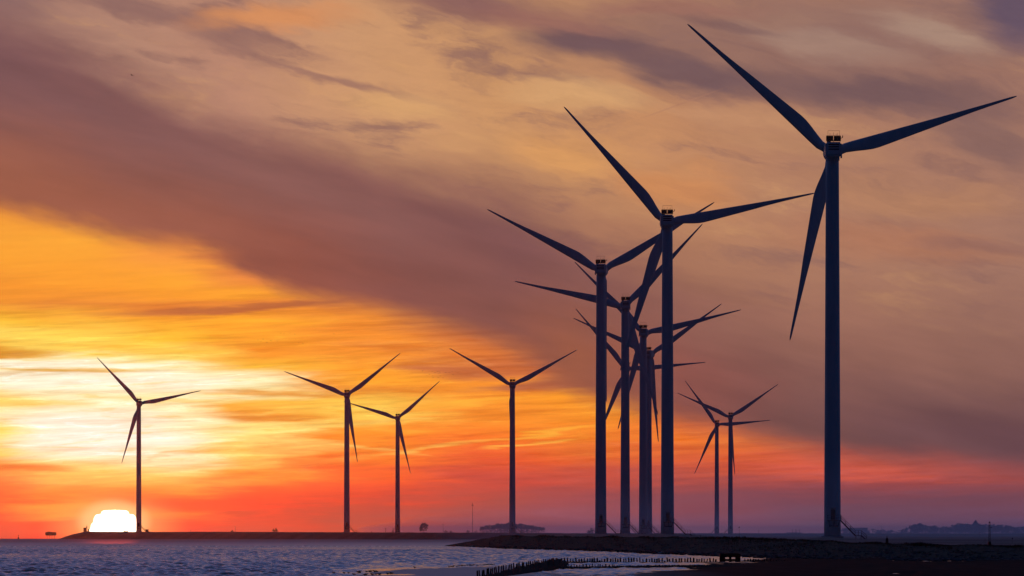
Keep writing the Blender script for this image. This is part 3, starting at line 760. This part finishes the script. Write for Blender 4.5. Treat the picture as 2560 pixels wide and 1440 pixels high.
# ------------------------------------------------------------------ trees far off
def make_tree(seed, H, W, trunk_frac, flat=False):
    r = random.Random(seed)
    root = empty('broadleaf_tree', (0, 0, 0))
    bm = bmesh.new(); th = H * trunk_frac
    bar(bm, (0, 0, -1.5), (0, 0, th * 1.15), H * 0.022, H * 0.014, 7)
    cl = []
    for k in range(9):
        a = r.uniform(0, 2 * PI); rr = W * 0.5 * r.uniform(0.3, 0.8); zz = th + (H - th) * r.uniform(0.25, 0.8)
        bar(bm, (0, 0, th * r.uniform(0.7, 1.1)), (rr * math.cos(a), rr * math.sin(a), zz), H * 0.009, H * 0.003, 5)
        cl.append((rr * math.cos(a), rr * math.sin(a), zz))
    obj_from('trunk', bm, M_BARK, root)
    bm = bmesh.new()
    for k in range(26):
        a = r.uniform(0, 2 * PI); q = r.uniform(0, 1)
        zz = th + (H - th) * (0.12 + 0.78 * q)
        lim = 1.0 if flat else math.sqrt(max(0.05, 1 - ((q - 0.42) / 0.62) ** 2))
        rr = W * 0.5 * lim * math.sqrt(r.uniform(0, 1)) * 0.85
        if flat: zz = th + (H - th) * (0.18 + 0.68 * q * (1 - 0.35 * (rr / (W * 0.5)) ** 2))
        cl.append((rr * math.cos(a), rr * math.sin(a), zz))
    if flat:                                                # thin undergrowth and side shoots between the stems
        for k in range(10): cl.append((r.uniform(-.4, .4) * W, r.uniform(-.4, .4) * W, r.uniform(0.2, th)))
    for (cx, cy, cz) in cl:
        cr = H * r.uniform(0.07, 0.15)
        for _ in range(60 if cz > th * .9 else 26):
            d = Vector((r.gauss(0, 1), r.gauss(0, 1), r.gauss(0, 0.75))).normalized() * cr * r.uniform(0.3, 1) ** 0.5
            c = Vector((cx, cy, cz)) + d
            u = Vector((r.gauss(0, 1), r.gauss(0, 1), r.gauss(0, 1))).normalized(); v = u.orthogonal().normalized()
            s = H * r.uniform(0.018, 0.035)
            bm.faces.new([bm.verts.new(c + u * s), bm.verts.new(c + v * s), bm.verts.new(c - u * s), bm.verts.new(c - v * s)])
    obj_from('crown', bm, M_LEAF, root)
    return root


protos = {'round': [make_tree(1, 10, 10, .16), make_tree(2, 10, 9, .2), make_tree(3, 10, 12, .12)],
          'flat': [make_tree(4, 10, 8.5, .30, True), make_tree(5, 10, 7.5, .36, True), make_tree(6, 10, 9.5, .26, True)],
          'bush': [make_tree(7, 10, 15, .03), make_tree(8, 10, 18, .02)]}
used = set()


def plant(kind, k, px, top, bot, Dv, label, group=None, wide=1.0):
    if Dv > 6000: top -= 3.0
    pr = protos[kind][k % len(protos[kind])]
    o = pr if pr.name not in used else copy_tree(pr)
    used.add(pr.name)
    p = P(px, bot, Dv); hgt = (bot - top) / F * Dv
    o.location = p; o.scale = (hgt / 10 * wide, hgt / 10 * wide, hgt / 10); o.rotation_euler = (0, 0, (px * 1.7) % 6.28)
    tag(o, label, 'tree' if kind != 'bush' else 'bush', group)
    return o


rr_ = random.Random(9)
k = 0
for px in np.arange(1206, 1362, 9.5):
    t = (px - 1206) / 150
    top = 1307 + 13 * abs(t - 0.45) ** 1.6 * 2.2 + rr_.uniform(-1.0, 1.0)
    plant('flat', k, px, top, 1331.5, 5300 + (k % 3) * 90, 'tree of the flat-topped misty wood with bare stems, behind the slim turbine', 'trees of the flat-topped misty wood'); k += 1
plant('round', 0, 1060, 1307, 1332, 4700, 'rounded tree with a lopsided double crown standing alone on the misty horizon', wide=.95)
plant('round', 1, 1052, 1315, 1332, 4720, 'lower tree leaning against the left flank of the lopsided round tree', wide=.7)
plant('bush', 0, 688, 1320, 1332, 3950, 'dome-shaped bush alone on top of the far dike')
plant('bush', 1, 581, 1325, 1332, 4300, 'small low bush beside a thin mast on the far dike')
plant('bush', 0, 1115, 1325.5, 1332, 4800, 'low bush below the short mast, on the misty horizon')
plant('bush', 1, 1128, 1326.5, 1332, 4850, 'flatter low bush touching the bush under the short mast')
plant('bush', 0, 1170, 1325, 1332, 4900, 'low bush left of the foot of the tall thin mast')
plant('bush', 1, 1190, 1326, 1332, 4900, 'low bush right of the foot of the tall thin mast')
plant('bush', 0, 1480, 1319, 1335, 4500, 'hazy bush beside the tower of the wide V turbine', wide=.8)
plant('round', 2, 1472, 1325, 1335, 4550, 'tiny hazy tree at the left edge of the bush by the wide V turbine')
# wooded rise on the right
HW = [(2112, 1323), (2180, 1324), (2196, 1327), (2208, 1326), (2226, 1327.5), (2246, 1328), (2262, 1325.5), (2274, 1321)]
for i, (px, top) in enumerate(HW):
    plant('bush' if i % 2 else 'round', i, px, top, 1337, 7300, 'low hazy tree in the line beside the flat-roofed building', 'low trees beside the flat-roofed building', 1.5)
HW2 = [(2285, 1314), (2296, 1311), (2308, 1314), (2322, 1318), (2336, 1317), (2350, 1321), (2362, 1319), (2374, 1323), (2390, 1313), (2402, 1311), (2414, 1312),
       (2426, 1313), (2438, 1312), (2450, 1312), (2464, 1312), (2478, 1313.5), (2492, 1315), (2506, 1314), (2520, 1316), (2534, 1320), (2548, 1319), (2562, 1318), (2578, 1317)]
for i, (px, top) in enumerate(HW2):
    plant('round', i, px, top, 1338, 6700 + (i % 4) * 80, 'blue hazy tree of the wooded rise around the pointed roof', 'trees of the wooded rise', 1.25)
for pl in protos.values():
    for o in pl:
        if o.name not in used:
            for c in list(o.children): bpy.data.objects.remove(c)
            bpy.data.objects.remove(o)


# ------------------------------------------------------------------ buildings, masts and markers
def mast(name, px, top, bot, Dv, r, label, cat='mast', ball=0.0, arms=()):
    root = empty(name, P(px, bot, Dv)); H = (bot - top) / F * Dv
    bm = bmesh.new(); bar(bm, (0, 0, -0.8), (0, 0, H), r, r * 0.5, 6); obj_from('pole', bm, M_STEEL, root)
    if ball:
        bm = bmesh.new(); bmesh.ops.create_uvsphere(bm, u_segments=10, v_segments=8, radius=ball, matrix=Matrix.Translation((0, 0, H))); obj_from('topmark', bm, M_DARK, root)
    for (f_, w) in arms:
        bm = bmesh.new(); bar(bm, (-w, 0, H * f_), (w, 0, H * f_), r * 0.7, n=5); obj_from('crossarm', bm, M_STEEL, root)
    return tag(root, label, cat)


mast('radio_mast', 1181.5, 1257, 1332, 5200, 0.30, 'tall very thin mast on the misty horizon, by the flat-topped wood', arms=((.92, 1.2),))
mast('radio_mast', 1108, 1310, 1332, 4900, 0.22, 'short thin mast with a crossarm above low bushes', arms=((.95, 0.9),))
mast('radio_mast', 588, 1315, 1332, 4200, 0.22, 'thin mast beside the small low bush on the far dike')
mast('marker_post', 964, 1319, 1331, 3400, 0.18, 'thin marker post on the far dike between the two close turbines', 'post', arms=((.75, .5),))
mast('marker_post', 929, 1328, 1331.5, 3300, 0.25, 'stubby post on the far dike, just right of the taller close turbine', 'post')
mast('marker_post', 477, 1325, 1330, 3500, 0.2, 'tiny post alone on the far dike between the sun and the dome bush', 'post')
mast('marker_post', 1848, 1318, 1337, 1500, 0.05, 'pole with a round black topmark beside the crossing pair of turbines', 'post', ball=0.17)
mast('marker_post', 1751, 1337, 1344.5, 800, 0.07, 'short dark post on the grassy crest below the shorter crossing turbine', 'post')
mast('radio_mast', 1897, 1324, 1336, 4400, 0.25, 'faint lone mast on the hazy horizon beyond the topmark pole')
for px, tp, lb in ((1981, 1323, 'first thin chimney from the topmark pole in the hazy industrial row'), (1990, 1323.5, 'middle thin chimney of the hazy industrial row, thickest of them'), (1999, 1323, 'last thin chimney of the hazy industrial row, nearest the tallest turbine')):
    mast('chimney', px, tp, 1336, 6000, 0.5 if px != 1990 else 0.8, lb, 'chimney')
mast('radio_mast', 2204, 1313, 1335, 7000, 0.3, 'very faint mast rising behind the low trees by the flat-roofed building')
mast('marker_post', 2449, 1330, 1340, 3000, 0.12, 'thin post in the mist under the pointed roof', 'post')
mast('marker_post', 2464, 1347, 1362, 900, 0.04, 'thin pale post in the mist beside the lattice beacon', 'post')
mast('marker_post', 2531, 1346, 1362, 900, 0.05, 'misty post with a small box head, beyond the lattice beacon', 'post', ball=0.12)


def building(name, px0, px1, top, bot, Dv, depth, label, cat='building', roof='flat', door=True):
    x0, x1 = X(px0, Dv), X(px1, Dv); z0, z1 = Z(bot, Dv), Z(top, Dv)
    root = empty(name, ((x0 + x1) / 2, Dv, z0)); w = x1 - x0; H = z1 - z0
    bm = bmesh.new(); box(bm, (0, 0, H / 2 - 0.5), (w, depth, H + 1.0)); obj_from('wall', bm, M_BRICK, root)
    bm = bmesh.new()
    if roof == 'flat': box(bm, (0, 0, H + 0.15), (w + 0.6, depth + 0.6, 0.3))
    else:
        bmesh.ops.create_cone(bm, cap_ends=True, segments=4, radius1=w * 0.78, radius2=0.05, depth=roof, matrix=Matrix.Translation((0, 0, H + roof / 2)) @ Matrix.Rotation(PI / 4, 4, 'Z'))
    obj_from('roof', bm, M_ROOF, root)
    nwin = max(1, int(w / 5))
    for k_ in range(nwin):
        bm = bmesh.new(); box(bm, (-w / 2 + (k_ + .5) * w / nwin, -depth / 2 - 0.02, H * 0.6), (min(2.0, w / nwin * .5), 0.06, H * 0.22)); obj_from('window', bm, M_DARK, root)
    return tag(root, label, cat)


building('warehouse', 2122, 2168, 1320, 1337, 7200, 14, 'long flat-roofed building in the haze right of the tallest turbine')
building('church_tower', 2433, 2445, 1308.5, 1338, 6900, 6, 'tower with a pointed roof standing above the wooded rise', 'tower', roof=4.4)
building('shed', 1966, 2004, 1332, 1338, 6050, 10, 'low hazy industrial shed below the three thin chimneys')
# dark utility cabinet and beacon hut at the head of the far dike
root = empty('beacon', P(214, 1328.7, 3495))
bm = bmesh.new(); box(bm, (-0.4, 0, 1.0), (1.7, 1.7, 2.4)); box(bm, (-0.4, 0, 2.25), (2.0, 2.0, 0.16)); obj_from('cabin', bm, M_HULL, root)
bm = bmesh.new(); bar(bm, (0.75, 0, -0.2), (0.75, 0, 4.1), 0.13, 0.08); bar(bm, (0.3, 0, 3.0), (1.2, 0, 3.0), 0.09); box(bm, (.75, 0, 2.5), (.5, .5, .8)); obj_from('mast', bm, M_STEEL, root)
bm = bmesh.new(); box(bm, (1.9, 0, .6), (.7, .7, 1.6)); obj_from('cabinet', bm, M_HULL, root)
tag(root, 'small beacon hut with a mast at the sloping head of the far dike', 'beacon')
root = empty('utility_cabinet', P(367.5, 1330, 3560))
bm = bmesh.new(); bevel_box(bm, (0, 0, .7), (1.9, 1.4, 1.6), .1); obj_from('housing', bm, M_HULL, root)
bm = bmesh.new(); box(bm, (0, 0, 1.58), (2.2, 1.7, .14)); obj_from('lid', bm, M_HULL, root)
tag(root, 'small dark cabinet on the far dike beside the turbine by the sun', 'cabinet')
bm = bmesh.new()
for k_ in range(14):
    bmesh.ops.create_icosphere(bm, subdivisions=1, radius=rr_.uniform(.35, .6), matrix=Matrix.Translation((rr_.uniform(-1.3, 1.3), rr_.uniform(-.5, .5), rr_.uniform(.0, .45))))
o = obj_from('rubble', bm, M_BRUSH); o.location = P(313, 1330, 3560); tag(o, 'low heap of rubble on the far dike, dark against the setting sun', 'rubble')
# block on the sea horizon, lifted by mirage; thin legs added under it
root = empty('mirage_block', P(127, 1346.5, 5300))
s_ = 5300 / F
bm = bmesh.new(); bevel_box(bm, (0, 0, 12 * s_), (27 * s_, 5, 8.5 * s_), .5); bevel_box(bm, (-5 * s_, 0, 16.6 * s_), (8 * s_, 3, 1.4 * s_), .2); obj_from('deck_house', bm, M_HULL, root)
for sx in (-9, -3, 3, 9):
    bm = bmesh.new(); bar(bm, (sx * s_, 0, -2), (sx * s_, 0, 8 * s_), .16); obj_from('added_leg', bm, M_STEEL, root)
tag(root, 'grey block lifted by mirage, on added thin legs at the sea horizon, left of the sun', 'platform')
root = empty('buoy', P(46, 1346, 4000))
bm = bmesh.new(); lathe(bm, [(.5, -.6), (.6, 0), (.5, .5), (.15, 1.2), (.1, 2.0)], 10); obj_from('float', bm, M_DARK, root)
bm = bmesh.new(); bmesh.ops.create_uvsphere(bm, u_segments=8, v_segments=6, radius=.35, matrix=Matrix.Translation((0, 0, 2.1))); obj_from('topmark', bm, M_DARK, root)
tag(root, 'tiny dark buoy on the open sea far left of the mirage block on added legs', 'buoy')
# lattice beacon and cone marker on the near crest
root = empty('lattice_beacon', P(2474, 1361, 600)); H = 53 / F * 600
bm = bmesh.new()
for sx in (-.10, .10):
    bar(bm, (sx, 0, 0.2), (sx * .6, 0, H), .014, n=5); bar(bm, (sx, .12, 0.2), (sx * .6, .12, H), .014, n=5)
for q in range(11):
    z0 = .3 + q * (H - .4) / 11; z1 = z0 + (H - .4) / 11; w0 = .1 * (1 - .4 * z0 / H); w1 = .1 * (1 - .4 * z1 / H)
    bar(bm, (-w0, 0, z0), (w1, 0, z1), .010, n=4); bar(bm, (-w0, 0, z0), (w0, 0, z0), .012, n=4)
obj_from('lattice', bm, M_DARK, root)
bm = bmesh.new(); bevel_box(bm, (0, .05, .1), (.30, .30, .36), .03); obj_from('plinth', bm, M_DARK, root)
bm = bmesh.new(); lathe(bm, [(.07, H), (.08, H + .04), (.08, H + .13), (.03, H + .17)], 10); obj_from('lamp', bm, M_DARK, root)
bm = bmesh.new(); box(bm, (.19, 0, H * .80), (.09, .05, .09)); bar(bm, (.05, 0, H * .80), (.15, 0, H * .80), .01); obj_from('sensor', bm, M_DARK, root)
tag(root, 'slender dark lattice beacon on a square plinth, on the grassy crest at the right', 'beacon')
root = empty('cone_marker', P(2217.5, 1356.5, 640)); s_ = 640 / F
bm = bmesh.new(); lathe(bm, [(3.6 * s_, -.1), (3.6 * s_, 5 * s_), (3.2 * s_, 9 * s_), (1.5 * s_, 12 * s_), (.6 * s_, 13 * s_), (.5 * s_, 17 * s_)], 14); obj_from('body', bm, M_DARK, root)
tag(root, 'small dark bell-shaped marker with a spike, on the grassy crest right of the tallest turbine', 'marker')

# ------------------------------------------------------------------ groyne: posts, brushwood ridges, timber frame
def groundD(py): return CAMZ * F / (py - EYE)


def post_mesh(seed):
    r = random.Random(seed); bm = bmesh.new()
    lathe(bm, [(.060, -.35), (.064, 0), (.060, .25), (.056, .37), (.040, .40)], 8)
    for v in bm.verts: v.co += Vector((r.uniform(-.008, .008), r.uniform(-.008, .008), r.uniform(-.015, .015) if v.co.z > .3 else 0))
    return bm


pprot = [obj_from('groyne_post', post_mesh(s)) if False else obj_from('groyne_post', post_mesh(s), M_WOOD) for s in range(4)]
pused = [False] * 4
pr_ = random.Random(21)
LB1 = 'dark weathered groyne post in the curving seaward row of stakes'
LB2 = 'dark stubby groyne post in the long straight row of stakes in the water'
LB3 = 'short dark stake in the lower row in front of the straight stakes'
LB4 = 'small dark stake in the shrinking row beyond the timber frame'


def put_post(px, base, top, label, group, w=1.0):
    q = pr_.randrange(4)
    o = pprot[q] if not pused[q] else pprot[q].copy()
    if pused[q]: COL.objects.link(o)
    pused[q] = True
    Dv = groundD(base); hgt = (base - top) / F * Dv
    o.location = (X(px, Dv), Dv + pr_.uniform(-.3, .3), 0)
    o.scale = (w, w, hgt / .40); o.rotation_euler = (pr_.uniform(-.1, .1), pr_.gauss(0, .075), pr_.uniform(0, 6.28))
    tag(o, label, 'post', group)


px = 1194.0
while px < 1408:
    top = np.interp(px, [1194, 1210, 1255, 1300, 1345, 1372, 1408], [1427, 1423.5, 1413.5, 1406, 1400.5, 1397, 1395]) + pr_.uniform(-1.2, 1.6)
    base = np.interp(px, [1194, 1300, 1408], [1446, 1424, 1407])
    put_post(px, base, top, LB1, 'posts of the curving groyne row', pr_.uniform(.6, .95)); px += pr_.uniform(4.2, 6.8)
while px < 1796:
    if pr_.random() > 0.02:
        put_post(px, 1406.5 - (px - 1408) * .0035, 1395.3 + pr_.uniform(-1.4, 1.8) + (pr_.uniform(1, 5) if pr_.random() < .12 else 0), LB2, 'posts of the straight groyne row', pr_.uniform(.75, 1.35))
    px += pr_.uniform(5.2, 8.2)
px = 1330.0
while px < 1640:
    put_post(px, 1421 - (px - 1330) * .006, 1410 + pr_.uniform(-1, 2.5) + max(0, (px - 1500) * .03), LB3, 'stakes of the lower groyne row', pr_.uniform(.5, .9)); px += pr_.uniform(5.5, 9.5)
px = 1862.0
while px < 2004:
    f_ = (px - 1862) / 142
    put_post(px, 1404.2, 1396.5 + 5 * f_ + pr_.uniform(-.8, .8), LB4, 'stakes beyond the timber frame', pr_.uniform(.7, 1.2)); px += pr_.uniform(6, 9)


def ridge(name, pts, label, hw_px=3, seed=1):
    """irregular low brushwood ridge: pts = (px, base_y, top_y, half depth in m)"""
    r = random.Random(seed); bm = bmesh.new(); rings = []
    n = int(abs(pts[-1][0] - pts[0][0]) / 1.6)
    for i in range(n + 1):
        t = i / n; px = pts[0][0] + (pts[-1][0] - pts[0][0]) * t
        by = np.interp(px, [p[0] for p in pts], [p[1] for p in pts]); ty = np.interp(px, [p[0] for p in pts], [p[2] for p in pts]); hd = np.interp(px, [p[0] for p in pts], [p[3] for p in pts])
        Dv = groundD(by); hgt = max(.01, (by - ty) / F * Dv * r.uniform(.78, 1.1))
        ring = []
        for (dy, hz) in ((-hd, -.25), (-hd * .9, hgt * .35), (-hd * .45, hgt * r.uniform(.75, 1)), (0, hgt), (hd * .5, hgt * r.uniform(.7, .95)), (hd, -.25)):
            ring.append(bm.verts.new((X(px, Dv) + r.uniform(-.02, .02), Dv + dy + r.uniform(-.1, .1), hz + r.uniform(-.02, .02))))
        rings.append(ring)
    for i in range(n):
        for q in range(5): bm.faces.new((rings[i][q], rings[i + 1][q], rings[i + 1][q + 1], rings[i][q + 1]))
    bmesh.ops.recalc_face_normals(bm, faces=bm.faces)
    o = obj_from(name, bm, M_BRUSH); tag(o, label, 'groyne'); return o


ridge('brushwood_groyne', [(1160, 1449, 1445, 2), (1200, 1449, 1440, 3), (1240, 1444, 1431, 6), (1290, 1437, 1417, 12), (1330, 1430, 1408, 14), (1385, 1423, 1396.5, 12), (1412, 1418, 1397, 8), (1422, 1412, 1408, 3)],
      'high black brushwood mass of the groyne where the rows of posts meet', seed=3)
ridge('brushwood_groyne', [(1405, 1409, 1404, 1.2), (1480, 1408, 1402.5, 1.6), (1520, 1407.5, 1404, 1.2), (1600, 1407, 1405, .8), (1800, 1406, 1404.5, .6)],
      'thin black brushwood sill along the foot of the straight row of posts', seed=4)
ridge('brushwood_groyne', [(1400, 1424, 1414, 3), (1460, 1422, 1416, 2.5), (1560, 1420, 1414, 2), (1640, 1419, 1412.5, 3), (1700, 1417.5, 1412, 2.5), (1800, 1415.5, 1411.5, 2), (1900, 1414, 1411.8, 1.5), (1960, 1411, 1409.5, 1)],
      'long low black sill in front of the straight row, nearer the mud', seed=5)
root = empty('timber_frame', P(1825, 1404.2, groundD(1404.2))); s_ = groundD(1404.2) / F
bm = bmesh.new(); box(bm, (0, 0, 15.4 * s_), (51 * s_, .9, 8.6 * s_)); box(bm, (4 * s_, 0, 20.5 * s_), (34 * s_, .6, 1.6 * s_)); obj_from('deck', bm, M_WOOD, root)
bm = bmesh.new(); box(bm, (0, 0, 4.0 * s_), (52 * s_, .9, 5.6 * s_)); obj_from('sill_beam', bm, M_WOOD, root)
for sx, w_ in ((-19, 14), (0.5, 6), (19.5, 13)):
    bm = bmesh.new(); box(bm, (sx * s_, .02, 7 * s_ - .15), (w_ * s_, .5, 14 * s_ + .3)); obj_from('pier', bm, M_WOOD, root)
tag(root, 'black timber frame with a heavy deck at the end of the straight post row', 'timber frame')


# ------------------------------------------------------------------ birds
def wader_mesh():
    bm = bmesh.new()
    bmesh.ops.create_uvsphere(bm, u_segments=10, v_segments=7, radius=1, matrix=Matrix.Translation((0, 0, .105)) @ Matrix.Diagonal((.085, .045, .048, 1)))
    bmesh.ops.create_uvsphere(bm, u_segments=8, v_segments=6, radius=.028, matrix=Matrix.Translation((.085, 0, .155)))
    bar(bm, (.05, 0, .12), (.085, 0, .155), .028, .02); bar(bm, (.105, 0, .152), (.17, 0, .135), .007, .003, 4)
    bar(bm, (-.06, 0, .11), (-.14, 0, .10), .028, .008, 5)
    for sy in (-.015, .015): bar(bm, (0, sy, .075), (.01, sy, -.02), .006, n=4)
    return bm


wp = obj_from('wader', wader_mesh(), M_FEATHER); first = True
wr = random.Random(5)
SPOTS = [(835, 1436.5), (860, 1436), (872, 1435), (895, 1433.5), (899, 1433), (917, 1432), (924, 1432), (928, 1431.6), (936, 1432.5), (942, 1431.6), (1037, 1421.5), (970, 1438), (976, 1437), (980, 1437),
         (912, 1440), (916, 1439.8), (930, 1440), (940, 1438.5), (950, 1440), (885, 1440)]
FAR = [(1122 + i * 4.6 + wr.uniform(-2, 2), 1418.5 - i * .22 + wr.uniform(-.7, .7)) for i in range(26)]
for i, (px, by) in enumerate(SPOTS + FAR):
    o = wp if first else wp.copy()
    if not first: COL.objects.link(o)
    first = False
    Dv = groundD(by); s_ = wr.uniform(.75, 1.05) * (1.0 if i < len(SPOTS) else .85)
    o.location = (X(px, Dv), Dv, .0); o.scale = (s_, s_, s_); o.rotation_euler = (0, wr.uniform(-.15, .25), wr.choice((0, PI)) + wr.uniform(-.6, .6))
    tag(o, 'small dark wading bird in the loose scatter on the wet pink mud edge' if i < len(SPOTS) else 'small dark wading bird in the close line along the water edge by the groyne', 'bird',
        'waders scattered on the mud edge' if i < len(SPOTS) else 'waders lined up by the groyne')


def gull_mesh():
    bm = bmesh.new()
    bmesh.ops.create_uvsphere(bm, u_segments=10, v_segments=7, radius=1, matrix=Matrix.Translation((0, 0, .16)) @ Matrix.Diagonal((.20, .085, .085, 1)))
    bmesh.ops.create_uvsphere(bm, u_segments=8, v_segments=6, radius=.055, matrix=Matrix.Translation((.19, 0, .27)))
    bar(bm, (.13, 0, .2), (.19, 0, .27), .06, .045); bar(bm, (.23, 0, .265), (.30, 0, .25), .018, .008, 4); bar(bm, (-.15, 0, .17), (-.33, 0, .19), .06, .01, 6)
    for sy in (-.03, .03): bar(bm, (0, sy, .1), (0, sy, -.05), .01, n=4)
    return bm


for px, by, Dv, lb in ((1179, 1367.5, 1085, 'white gull resting low on the tip of the dark headland'), (1650, 1385, 690, 'white gull standing at the water edge below the second tallest turbine')):
    o = obj_from('gull', gull_mesh(), M_GULL); o.location = P(px, by, Dv); o.rotation_euler = (0, 0, .4); tag(o, lb, 'bird')


def fly_mesh(flap):
    bm = bmesh.new()
    bmesh.ops.create_uvsphere(bm, u_segments=8, v_segments=6, radius=1, matrix=Matrix.Diagonal((.09, .26, .08, 1)))
    bmesh.ops.create_uvsphere(bm, u_segments=6, v_segments=5, radius=.06, matrix=Matrix.Translation((0, .28, .03)))
    for s in (-1, 1):
        a = [(0, .10, .02), (s * .30, .14, .02 + flap), (s * .68, -.02, .02 + flap * .6)]; c = [(0, -.10, .02), (s * .30, -.05, .02 + flap)]
        vs = [bm.verts.new(p) for p in (a[0], a[1], a[2], c[1], c[0])]; lo = [bm.verts.new((p[0], p[1], p[2] - .025)) for p in (a[0], a[1], a[2], c[1], c[0])]
        bm.faces.new((vs[0], vs[1], vs[3], vs[4])); bm.faces.new((vs[1], vs[2], vs[3]))
        bm.faces.new((lo[4], lo[3], lo[1], lo[0])); bm.faces.new((lo[3], lo[2], lo[1]))
        for q in range(5): bm.faces.new((vs[q], lo[q], lo[(q + 1) % 5], vs[(q + 1) % 5]))
    bmesh.ops.recalc_face_normals(bm, faces=bm.faces)
    return bm


o = obj_from('flying_bird', fly_mesh(.16), M_FEATHER); o.location = P(330, 188, 1500); o.rotation_euler = (0, .25, .9); tag(o, 'lone dark bird gliding high in front of the mauve cloud band', 'bird')
fps = [obj_from('flying_bird', fly_mesh(f), M_FEATHER) for f in (.18, -.08, .05)]; fu = [False] * 3
FL = [(wr.gauss(1112, 24), wr.gauss(932, 4.5), 2600, 'tiny dark bird in the flock flying just left of the slim turbine blade', 'flock near the slim turbine') for _ in range(22)]
FL += [(px, py, 2800, 'tiny dark bird in the thin straggling flock high above the close pair of turbines', 'straggling flock above the close pair') for px, py in
       ((645, 850), (652, 853), (658, 848), (667, 856), (678, 852), (693, 853), (702, 833), (710, 835), (725, 833), (737, 835), (747, 857), (757, 859), (835, 834.5))]
for i, (px, py, Dv, lb, gp) in enumerate(FL):
    q = i % 3; o = fps[q] if not fu[q] else fps[q].copy()
    if fu[q]: COL.objects.link(o)
    fu[q] = True
    s_ = wr.uniform(.6, .9); o.location = P(px, py, Dv + wr.uniform(-40, 40)); o.scale = (s_, s_, s_); o.rotation_euler = (wr.uniform(-.2, .2), wr.uniform(-.3, .3), wr.uniform(-1.2, 1.2)); tag(o, lb, 'bird', gp)

# ------------------------------------------------------------------ air
def air(name, lo, hi, dens, color, g):
    bm = bmesh.new(); c = [(a + b_) / 2 for a, b_ in zip(lo, hi)]; box(bm, c, [b_ - a for a, b_ in zip(lo, hi)])
    m = bpy.data.materials.new(name); m.use_nodes = True; t = m.node_tree; t.nodes.clear()
    o_ = t.nodes.new('ShaderNodeOutputMaterial'); v = t.nodes.new('ShaderNodeVolumePrincipled')
    v.inputs['Color'].default_value = (*color, 1); v.inputs['Density'].default_value = dens; v.inputs['Anisotropy'].default_value = g
    t.links.new(v.outputs[0], o_.inputs['Volume'])
    return tag(obj_from(name, bm, m), kind='stuff')


air('haze', (-9000, -300, -17), (9000, 14500, 140), 1 / 75000, (0.38, 0.56, 0.90), 0.95)
# low ground mist over the shore fields: a wedge whose seaward side runs off obliquely
bm = bmesh.new()
lo = [bm.verts.new((x_, y_, -16)) for x_, y_ in ((40, 640), (3000, 640), (3000, 9500), (-260, 9500))]
hi = [bm.verts.new((v.co.x, v.co.y, 13)) for v in lo]
bm.faces.new(lo); bm.faces.new(hi)
for q in range(4): bm.faces.new((lo[q], lo[(q + 1) % 4], hi[(q + 1) % 4], hi[q]))
bmesh.ops.recalc_face_normals(bm, faces=bm.faces)
mv = bpy.data.materials.new('mist'); mv.use_nodes = True; t = mv.node_tree; t.nodes.clear()
o_ = t.nodes.new('ShaderNodeOutputMaterial'); v = t.nodes.new('ShaderNodeVolumePrincipled')
v.inputs['Color'].default_value = (0.36, 0.70, 1.0, 1); v.inputs['Density'].default_value = 1 / 6500; v.inputs['Anisotropy'].default_value = 0.5
t.links.new(v.outputs[0], o_.inputs['Volume'])
tag(obj_from('mist', bm, mv), kind='stuff')

# ------------------------------------------------------------------ render settings
scene.view_settings.view_transform = 'Standard'; scene.view_settings.look = 'None'
scene.view_settings.exposure = 0; scene.view_settings.gamma = 1
cy = scene.cycles
cy.max_bounces = 5; cy.diffuse_bounces = 2; cy.glossy_bounces = 3; cy.volume_bounces = 0; cy.transmission_bounces = 2
cy.use_denoising = True
cy.sample_clamp_indirect = 3.0
cy.sample_clamp_direct = 4.0
